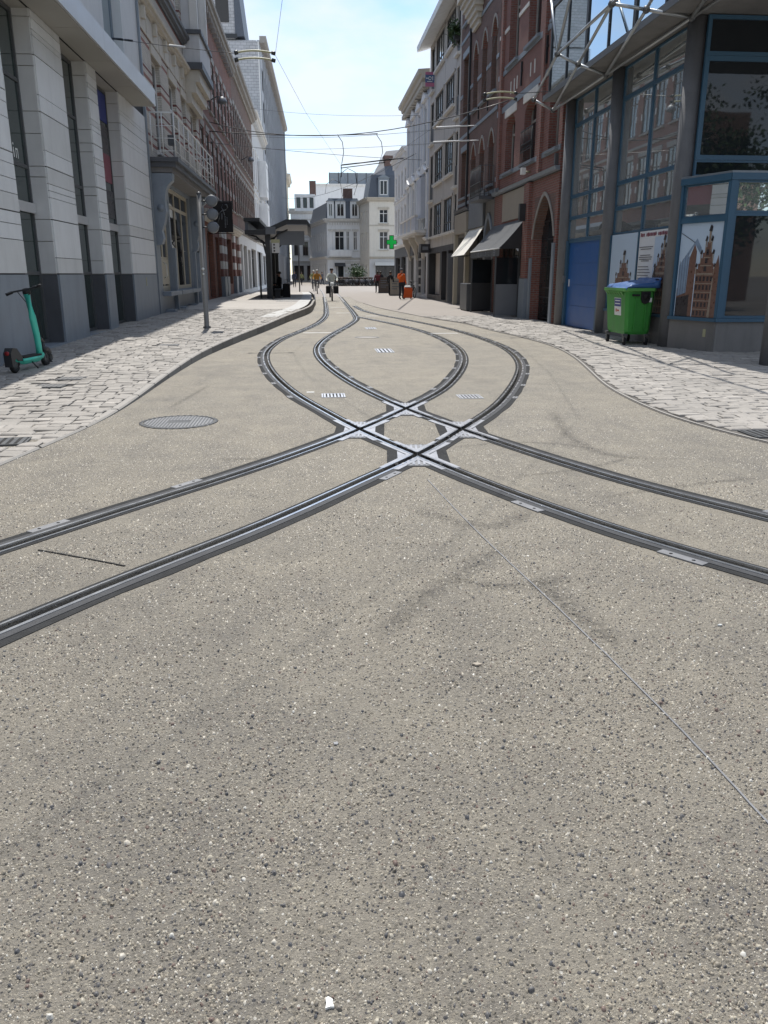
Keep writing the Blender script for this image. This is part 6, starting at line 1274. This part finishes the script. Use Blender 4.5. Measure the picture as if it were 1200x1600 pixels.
for (l, rr_, sag, r, lab) in (((384, 168), (655, 180), .25, .010, 'thin span wire high between the brown house and the stucco house'), ((325, 190), (795, 157), .9, .018, 'span wire sagging from the red brick house to the gothic house'), ((322, 222), (660, 250), .1, .012, 'span wire from the red brick house towards the stucco house'),
                              ((384, 212), (745, 196), .3, .010, 'thin span wire ending in a white insulator on the gothic house'), ((400, 232), (748, 219), .2, .010, 'lower span wire ending in a white insulator on the gothic house'), ((437, 308), (650, 240), 1.2, .02, 'dark slack cable crossing before the far houses')):
    p, q = WX(*l, LX + .02), WX(*rr_, RX - .02); wire(p, q, sag, r, lab)
    if 'insulator' in lab: m = MB(); m.tube([q.lerp(p, .02), q.lerp(p, .10)], .035, 6); m.tube([q, q.lerp(p, .02)], .02, 5); tag(m.build('wire_insulator', 'white_metal'), 'white rod insulator on the ' + ('lower' if 'lower' in lab else 'upper') + ' wire by the gothic house', 'insulator')
p, q = WX(327, 205, LX), WY(590, 209, 40); wire_pts([p.lerp(q, i / 12) - Vector((0, 0, .5 * (i / 12) * (1 - i / 12))) for i in range(13)], .022, 'thick black feeder cable from the red brick house')
for u, v, lab in ((527, 534, 'left dropper cable curving down from the feeder'), (588, 592, 'right dropper cable curving down from the feeder')): wire_pts([WY(u, 210, 40), WY(u + 8, 222, 40), WY(u + 10, 238, 40), WY(v, 256, 40)], .016, lab)
p, q = WY(533, 258, 39), WY(602, 250, 39); m = MB(); m.tube([p, q], .03, 6); m.tube([p - Vector((0, 0, .12)), q - Vector((0, 0, .10))], .02, 6); m.tube([p, p - Vector((0, 0, .5))], .02, 5); m.tube([q, WX(630, 247, 6.9)], .04, 6); tag(m.build('registration_arm', 'dark_metal'), 'dark double registration arm across the far track', 'bracket')
for u, v, y, lab in ((545, 275, 48, 'looped jumper cable under the registration arm'), (522, 292, 60, 'looped jumper cable over the far track')): wire_pts([WY(u - 14, v + 10, y), WY(u - 12, v - 4, y), WY(u - 2, v - 12, y), WY(u + 10, v - 6, y), WY(u + 13, v + 14, y), WY(u + 8, v + 30, y)], .018, lab)

# ================================================================== PEOPLE, BICYCLES, SMALL THINGS
def skin_body(joints, edges, mats, regions, parent, name='body', sub=2):
    """joints: name->(pos,radius); one continuous skinned mesh; regions(face centre)->material slot"""
    me = bpy.data.meshes.new(name); keys = list(joints); me.from_pydata([joints[k][0] for k in keys], [(keys.index(a), keys.index(b)) for a, b in edges], [])
    o = bpy.data.objects.new(name, me); col.objects.link(o); md = o.modifiers.new('skin', 'SKIN'); md.use_smooth_shade = True
    if not me.skin_vertices: 
        bm = bmesh.new(); bm.from_mesh(me); bm.verts.layers.skin.verify(); bm.to_mesh(me); bm.free()
    for i, k in enumerate(keys):
        sv = me.skin_vertices[0].data[i]; r_ = joints[k][1]; sv.radius = r_ if isinstance(r_, tuple) else (r_, r_); sv.use_root = (i == 0)
    s_ = o.modifiers.new('sub', 'SUBSURF'); s_.levels = s_.render_levels = sub
    bpy.context.view_layer.update(); dg = bpy.context.evaluated_depsgraph_get(); m2 = bpy.data.meshes.new_from_object(o.evaluated_get(dg)); o.modifiers.clear(); o.data = m2; bpy.data.meshes.remove(me)
    m2.name = name
    for q in mats: m2.materials.append(MATS[q])
    for p in m2.polygons: p.material_index = regions(p.center); p.use_smooth = True
    o.parent = parent; return o
def person(label, loc, face, top, bottom, pose='stand', h=1.74, hair='hair_dark', helmet=False, shoes='cloth_black', bag=None, arm=None):
    t = thing('person', loc, label, 'person'); k = h / 1.74
    J = dict(pelvis=((0, 0, .95), (.15, .11)), waist=((0, 0, 1.10), (.14, .10)), chest=((0, 0, 1.32), (.18, .12)), neckb=((0, 0, 1.46), (.09, .08)), neck=((0, -.01, 1.53), .055), head=((0, -.02, 1.63), (.08, .10)), crown=((0, -.01, 1.71), (.07, .085)))
    E_ = [('pelvis', 'waist'), ('waist', 'chest'), ('chest', 'neckb'), ('neckb', 'neck'), ('neck', 'head'), ('head', 'crown')]
    for s, sd_ in ((-1, 'l'), (1, 'r')):
        st_ = .14 * s if pose == 'walk' else 0
        if pose == 'ride':
            up = s > 0; hip = (.10 * s, 0, .92); kn = (.12 * s, -.36, .80 if up else .62); an = (.11 * s, -.16 if up else -.22, .42 if up else .20); to = (.11 * s, -.30 if up else -.36, .38 if up else .16)
            sh_, el, wr, ha = (.20 * s, -.06, 1.40), (.31 * s, -.20, 1.18), (.29 * s, -.46, 1.05), (.27 * s, -.52, 1.04)
        elif pose == 'sit':
            hip = (.10 * s, 0, .92); kn = (.13 * s, -.42, .90); an = (.13 * s, -.44, .50); to = (.13 * s, -.58, .46); sh_, el, wr, ha = (.20 * s, 0, 1.40), (.25 * s, -.06, 1.14), (.16 * s, -.28, 1.06), (.12 * s, -.34, 1.05)
        else:
            hip = (.10 * s, 0, .90); kn = (.11 * s, -.03 - st_ * .6, .50); an = (.11 * s, .02 - st_ * 1.3, .10); to = (.125 * s, -.13 - st_ * 1.3, .045)
            sh_, el, wr, ha = (.20 * s, 0, 1.40), (.27 * s, .03 + st_, 1.14), (.27 * s, -.10 + st_ * 1.2, .92), (.265 * s, -.13 + st_ * 1.2, .84)
            if arm == sd_: el, wr, ha = (.30 * s, -.06, 1.18), (.16 * s, -.26, 1.34), (.12 * s, -.27, 1.42)
        J.update({'hip' + sd_: (hip, .095), 'kn' + sd_: (kn, .066), 'an' + sd_: (an, .048), 'to' + sd_: (to, (.045, .035)), 'sh' + sd_: (sh_, .075), 'el' + sd_: (el, .052), 'wr' + sd_: (wr, .038), 'ha' + sd_: (ha, (.045, .025))})
        E_ += [('pelvis', 'hip' + sd_), ('hip' + sd_, 'kn' + sd_), ('kn' + sd_, 'an' + sd_), ('an' + sd_, 'to' + sd_), ('chest', 'sh' + sd_), ('sh' + sd_, 'el' + sd_), ('el' + sd_, 'wr' + sd_), ('wr' + sd_, 'ha' + sd_)]
    hands = [Vector(J['hal'][0]), Vector(J['har'][0])]; feet = [Vector(J['tol'][0]), Vector(J['tor'][0])]; legs = [(Vector(J['hip' + s][0]), Vector(J['kn' + s][0]), Vector(J['an' + s][0])) for s in 'lr']
    def seg(p, a, b): 
        ab = b - a; u = max(0, min(1, (p - a).dot(ab) / ab.length_squared)); return (p - a - ab * u).length
    arms = [(Vector(J['sh' + s][0]), Vector(J['el' + s][0]), Vector(J['wr' + s][0])) for s in 'lr']
    def reg(p):
        if p.z > 1.50 and abs(p.x) < .15: return 3 if (p.z > 1.66 or (p.y > .03 and p.z > 1.56)) else 0
        if any((p - q).length < .075 for q in hands): return 0
        if any((p - q).length < .11 for q in feet) or any((p - l[2]).length < .06 for l in legs): return 4
        dl = min(min(seg(p, a, b), seg(p, b, c)) for a, b, c in legs); da = min(min(seg(p, a, b), seg(p, b, c)) for a, b, c in arms)
        if da < .075 and da < dl: return 1
        return 2 if (p.z < .98 or dl < .07) else 1
    skin_body(J, E_, ['skin', top, bottom, hair, shoes], reg, t)
    m = MB(); m.prism([(-.012, -.115, 1.60), (.012, -.115, 1.60), (0, -.115, 1.645)], (0, -.03, 0)); 
    for s in (-1, 1): m.lathe((s * .082, 0, 1.62), [(.018, -.008), (.022, .008)], 8, 'X'); 
    m.build('face', 'skin', None).parent = t
    m = MB(); [m.lathe((s * .032, -.108, 1.645), [(.010, -.006), (.010, .004)], 6, 'Y') for s in (-1, 1)]; m.box(-.025, .025, -.118, -.108, 1.572, 1.580); m.build('features', 'hair_dark', None).parent = t
    m = MB(); m.lathe((0, .005, 1.66), [(.10, -.01), (.108, .03), (.095, .08), (.055, .108), (.01, .118)], 14); m.build('helmet' if helmet else 'hair', 'helmet' if helmet else hair, None).parent = t
    if bag: m = MB(); m.cbox(-.17, .17, .10, .28, 1.02, 1.46, .04); m.build('backpack', bag, None).parent = t
    t.scale = (k, k, k); t.rotation_euler.z = face; return t
def bicycle(parent_name, loc, face, label, group, frame='dark_metal', single=False):
    t = thing(parent_name, loc, label, 'bicycle', group); parts = {}
    def pt(nm, mt):
        m = MB(); parts[nm] = (m, mt); return m
    for nm, y in (('wheel', -.53), ('wheel_', .53)):
        m = pt(nm, 'rubber'); m.tube(ring_pts((0, y, .35), .33, 'X', 22), .022, 6, closed=True); [m.tube([(0, y, .35), (0, y + .32 * math.cos(a), .35 + .32 * math.sin(a))], .004, 3) for a in np.arange(0, 6.28, .7)]
    m = pt('frame', frame); bb, hd, se, ra, fr = (0, .08, .30), (0, -.36, .88), (0, .24, .86), (0, .53, .35), (0, -.53, .35)
    for a, b in ((bb, hd), (bb, se), (bb, ra), (se, ra), ((0, .20, .70), (0, -.37, .82)), (hd, fr)): m.tube([a, b], .02, 6)
    m = pt('saddle', 'rubber'); m.tube([(0, .24, .86), (0, .26, .97)], .014, 6); m.tube([(0, .10, 1.0), (0, .22, 1.0), (0, .38, 1.02)], [.03, .06, .08], 8)
    m = pt('handlebar', 'mid_metal'); m.tube([(0, -.36, .88), (0, -.34, 1.03)], .014, 6); m.tube([(-.29, -.22, 1.03), (-.22, -.34, 1.05), (.22, -.34, 1.05), (.29, -.22, 1.03)], .013, 6)
    m = pt('mudguard', 'dark_metal'); m.tube(ring_pts((0, .53, .35), .365, 'X', 10, .2, 2.8, False), .018, 5); m = pt('tyre', 'rubber'); [m.tube(ring_pts((0, y, .35), .335, 'X', 18), .03, 6, closed=True) for y in (-.53, .53)]; m = pt('rack', 'mid_metal'); m.box(-.07, .07, .36, .74, .74, .76); m = pt('lamp', 'label_white'); m.lathe((0, -.42, .86), [(.035, -.05), (.045, 0), (.01, .03)], 8, 'Y')
    if single:
        m = pt('crate', 'brown_frame'); m.box(-.2, .2, -.72, -.42, .86, 1.1); m = pt('bags', 'cloth_grey'); m.cbox(-.22, .22, .38, .74, .45, .78, .04)
        mb = MB(); mats = []
        for nm, (m, mt) in parts.items():
            if mt not in mats: mats.append(mt)
            mb.mi = mats.index(mt); mb.add(m.v, m.f, True)
        bpy.data.objects.remove(t); o = mb.build(parent_name, mats); o.location = loc; o.rotation_euler.z = face; return tag(o, label, 'bicycle', group)
    for nm, (m, mt) in parts.items(): m.build(nm.rstrip('_'), mt, None).parent = t
    t.rotation_euler.z = face; return t
def gp(x, y, z=0): v = G(x, y, z); return Vector((v.x, v.y, z))
q = gp(519, 470); bicycle('bicycle', q, 0, 'bicycle with dark pannier bags ridden by the person in the pale shirt', 'ridden bicycles'); person('person in pale shirt and dark trousers cycling with black pannier bags', q + Vector((0, .22, .05)), 0, 'cloth_pale', 'cloth_navy', 'ride')
for s in (-1, 1): m = MB(); m.cbox(q.x + s * .24 - .12, q.x + s * .24 + .12, q.y - .75, q.y - .38, .42, .86, .05); tag(m.build('pannier_bag', 'cloth_black'), 'black pannier bag on the ' + ('left' if s > 0 else 'right') + ' side of the pale shirted rider\'s front wheel', 'bag', 'front pannier bags')
m = MB(); m.cbox(q.x - .12, q.x + .12, q.y - .66, q.y - .40, .84, 1.04, .05); tag(m.build('front_bag', 'label_white'), 'white bag on the front of the pale shirted rider\'s bicycle', 'bag')
q = gp(496, 459); bicycle('bicycle', q, 0, 'bicycle ridden by the person in the mustard jacket', 'ridden bicycles'); person('person in mustard jacket and helmet cycling beside another rider', q + Vector((0, .22, .05)), 0, 'cloth_mustard', 'cloth_grey', 'ride', helmet=True)
q = gp(490.5, 455); bicycle('bicycle', q, 0, 'bicycle ridden by the person in the olive top', 'ridden bicycles'); person('person in olive top and pale helmet cycling next to the mustard jacket', q + Vector((0, .22, .05)), 0, 'cloth_olive', 'cloth_grey', 'ride', helmet=True)
person('person in dark clothes walking past the tram platform', gp(460.5, 449, .02), 0, 'cloth_navy', 'cloth_dark', 'walk', bag='cloth_grey')
person('person in maroon coat walking beside the brown sign board', gp(590, 458), math.pi, 'cloth_maroon', 'cloth_black', 'walk', 1.70, bag='cloth_maroon'); person('person in dark coat walking along with the maroon coat', gp(594.5, 457), math.pi, 'cloth_dark', 'cloth_black', 'walk', 1.68)
person('person in black standing between the two sign boards', gp(610, 462), 2.4, 'cloth_black', 'cloth_black', 'stand', 1.66)
person('person in bright orange jacket standing beside the orange case', gp(627, 468), .5, 'cloth_orange', 'cloth_dark', 'stand', 1.80, hair='cloth_grey', arm='l')
person('person in black seated on the tram shelter bench', Vector((-1.72, 46.6, -.14)), -1.2, 'cloth_black', 'cloth_black', 'sit')
m = MB(); m.cbox(-1.52, -1.12, 45.4, 46.0, zp, 1.0, .05); m.tube([(-1.4, 45.7, .98), (-1.4, 45.7, 1.2), (-1.24, 45.7, 1.2), (-1.24, 45.7, .98)], .015, 6); tag(m.build('suitcase', 'cloth_black'), 'black suitcase standing on the platform by the shelter bench', 'suitcase')
q = gp(637, 467); cs = thing('delivery_case', q, 'orange hard case with pale top standing beside the orange jacket', 'case'); m = MB(); m.cbox(q.x - .27, q.x + .27, q.y - .2, q.y + .2, .06, .72, .10); m.build('shell', 'case_orange', cs); m = MB(); m.cbox(q.x - .20, q.x + .20, q.y - .18, q.y + .18, .70, .80, .05); m.build('top', 'label_white', cs); m = MB(); [m.lathe((q.x + a, q.y, .05), [(.05, -.03), (.05, .03)], 10, 'X') for a in (-.2, .2)]; m.build('wheel', 'rubber', cs)
q = gp(646, 466); bicycle('bicycle', q + Vector((0, .6, 0)), .15, 'dark city bicycle parked by the shop wall next to the orange case', 'parked bicycle by the shops')
def aboard(px_, py_, wd, ht, mat, label):
    q = gp(px_, py_); t = thing('sign_board', q, label, 'sign board'); m = MB(); m.prism([(q.x - wd / 2, q.y - .25, .08), (q.x + wd / 2, q.y - .25, .08), (q.x + wd / 2, q.y - .04, ht), (q.x - wd / 2, q.y - .04, ht)], (0, -.03, 0)); f = m.build('front_panel', mat, t)
    m = MB(); m.prism([(q.x - wd / 2, q.y + .22, .08), (q.x + wd / 2, q.y + .22, .08), (q.x + wd / 2, q.y + .03, ht), (q.x - wd / 2, q.y + .03, ht)], (0, .03, 0)); m.build('back_panel', mat, t)
    m = MB(); [m.box(q.x - wd * .35, q.x + wd * (.1 + .2 * (k % 2)), q.y - .285 + .21 * (z - .08) / (ht - .08) - .012, q.y - .285 + .21 * (z - .08) / (ht - .08) - .004, z, z + .06) for k, z in enumerate((.45, .6, .8, .95))]; m.build('panel_print', 'signal_grey', f)
    m = MB(); m.box(q.x - wd / 2 - .02, q.x + wd / 2 + .02, q.y - .3, q.y + .3, 0, .08); m.build('base', 'mid_metal', t)
aboard(601, 458, 1.0, 1.25, 'brown_frame', 'dark brown folding sign board near the maroon coat'); aboard(618, 462, .8, 1.25, 'wood_board', 'beige folding sign board behind the orange jacket')
for x, y, wd, mt, lab in ((4.45, 125.9, 1.6, 'awning_grey', 'small dark awning over the door of the white corner house'), (10.6, 117.9, 3.0, 'awning_cream', 'pale awning over the shop window of the cream corner house')):
    t = thing('shop_awning', (x, y, 2.7), lab, 'awning'); m = MB(); m.prism([(x - wd / 2, y, 3.1), (x - wd / 2, y - .9, 2.65), (x - wd / 2, y - .9, 2.58), (x - wd / 2, y, 3.0)], (wd, 0, 0)); m.build('canvas', mt, t); m = MB(); m.tube([(x - wd / 2, y - .9, 2.6), (x + wd / 2, y - .9, 2.6)], .03, 6); m.build('front_bar', 'dark_metal', t)
person('person in grey coat walking before the white corner house', (1.6, 116, .005), 1.0, 'cloth_grey', 'cloth_navy', 'walk'); person('person in olive jacket walking behind the dark walker at the far bend', (-1.2, 112, .005), 2.6, 'cloth_olive', 'cloth_dark', 'walk', 1.7)
# row of parked bicycles before the white corner house
proto = bicycle('bicycle', (0, 0, 0), 0, 'bicycle parked in the long row before the white corner house', 'bicycles parked in a row', single=True)
spots = [(x, (107 if i % 2 else 109.5) + rr.uniform(-.6, .6)) for i, x in enumerate(np.linspace(3.2, 10.6, 36))]
for i, (x, y) in enumerate(spots):
    o = proto if i == 0 else proto.copy()
    if i: col.objects.link(o)
    o.location = (x, y, .005); o.rotation_euler = (0, rr.uniform(-.08, .08), 1.2 + rr.uniform(-.5, .5) + (math.pi if rr.random() < .4 else 0))
pl = thing('potted_shrub', (6.3, 112, 0), 'leafy green potted shrub behind the parked bicycles', 'plant'); m = MB(); m.lathe((6.3, 112, 0), [(.3, 0), (.42, .8)], 14); m.build('pot', 'terracotta', pl); m = MB()
for k in range(900):
    c = Vector((6.3 + rr.gauss(0, .5), 112 + rr.gauss(0, .4), 1.6 + rr.gauss(0, .45))); a = Vector((rr.gauss(0, 1), rr.gauss(0, 1), rr.gauss(0, 1))).normalized() * .13; b = a.cross(Vector((rr.gauss(0, 1), rr.gauss(0, 1), 1))).normalized() * .08; m.mi = k % 2; m.add([c - a, c + b, c + a, c - b], [(0, 1, 2, 3)])
tag(m.build('foliage', ['leaf_a', 'leaf_b'], pl), kind='stuff')
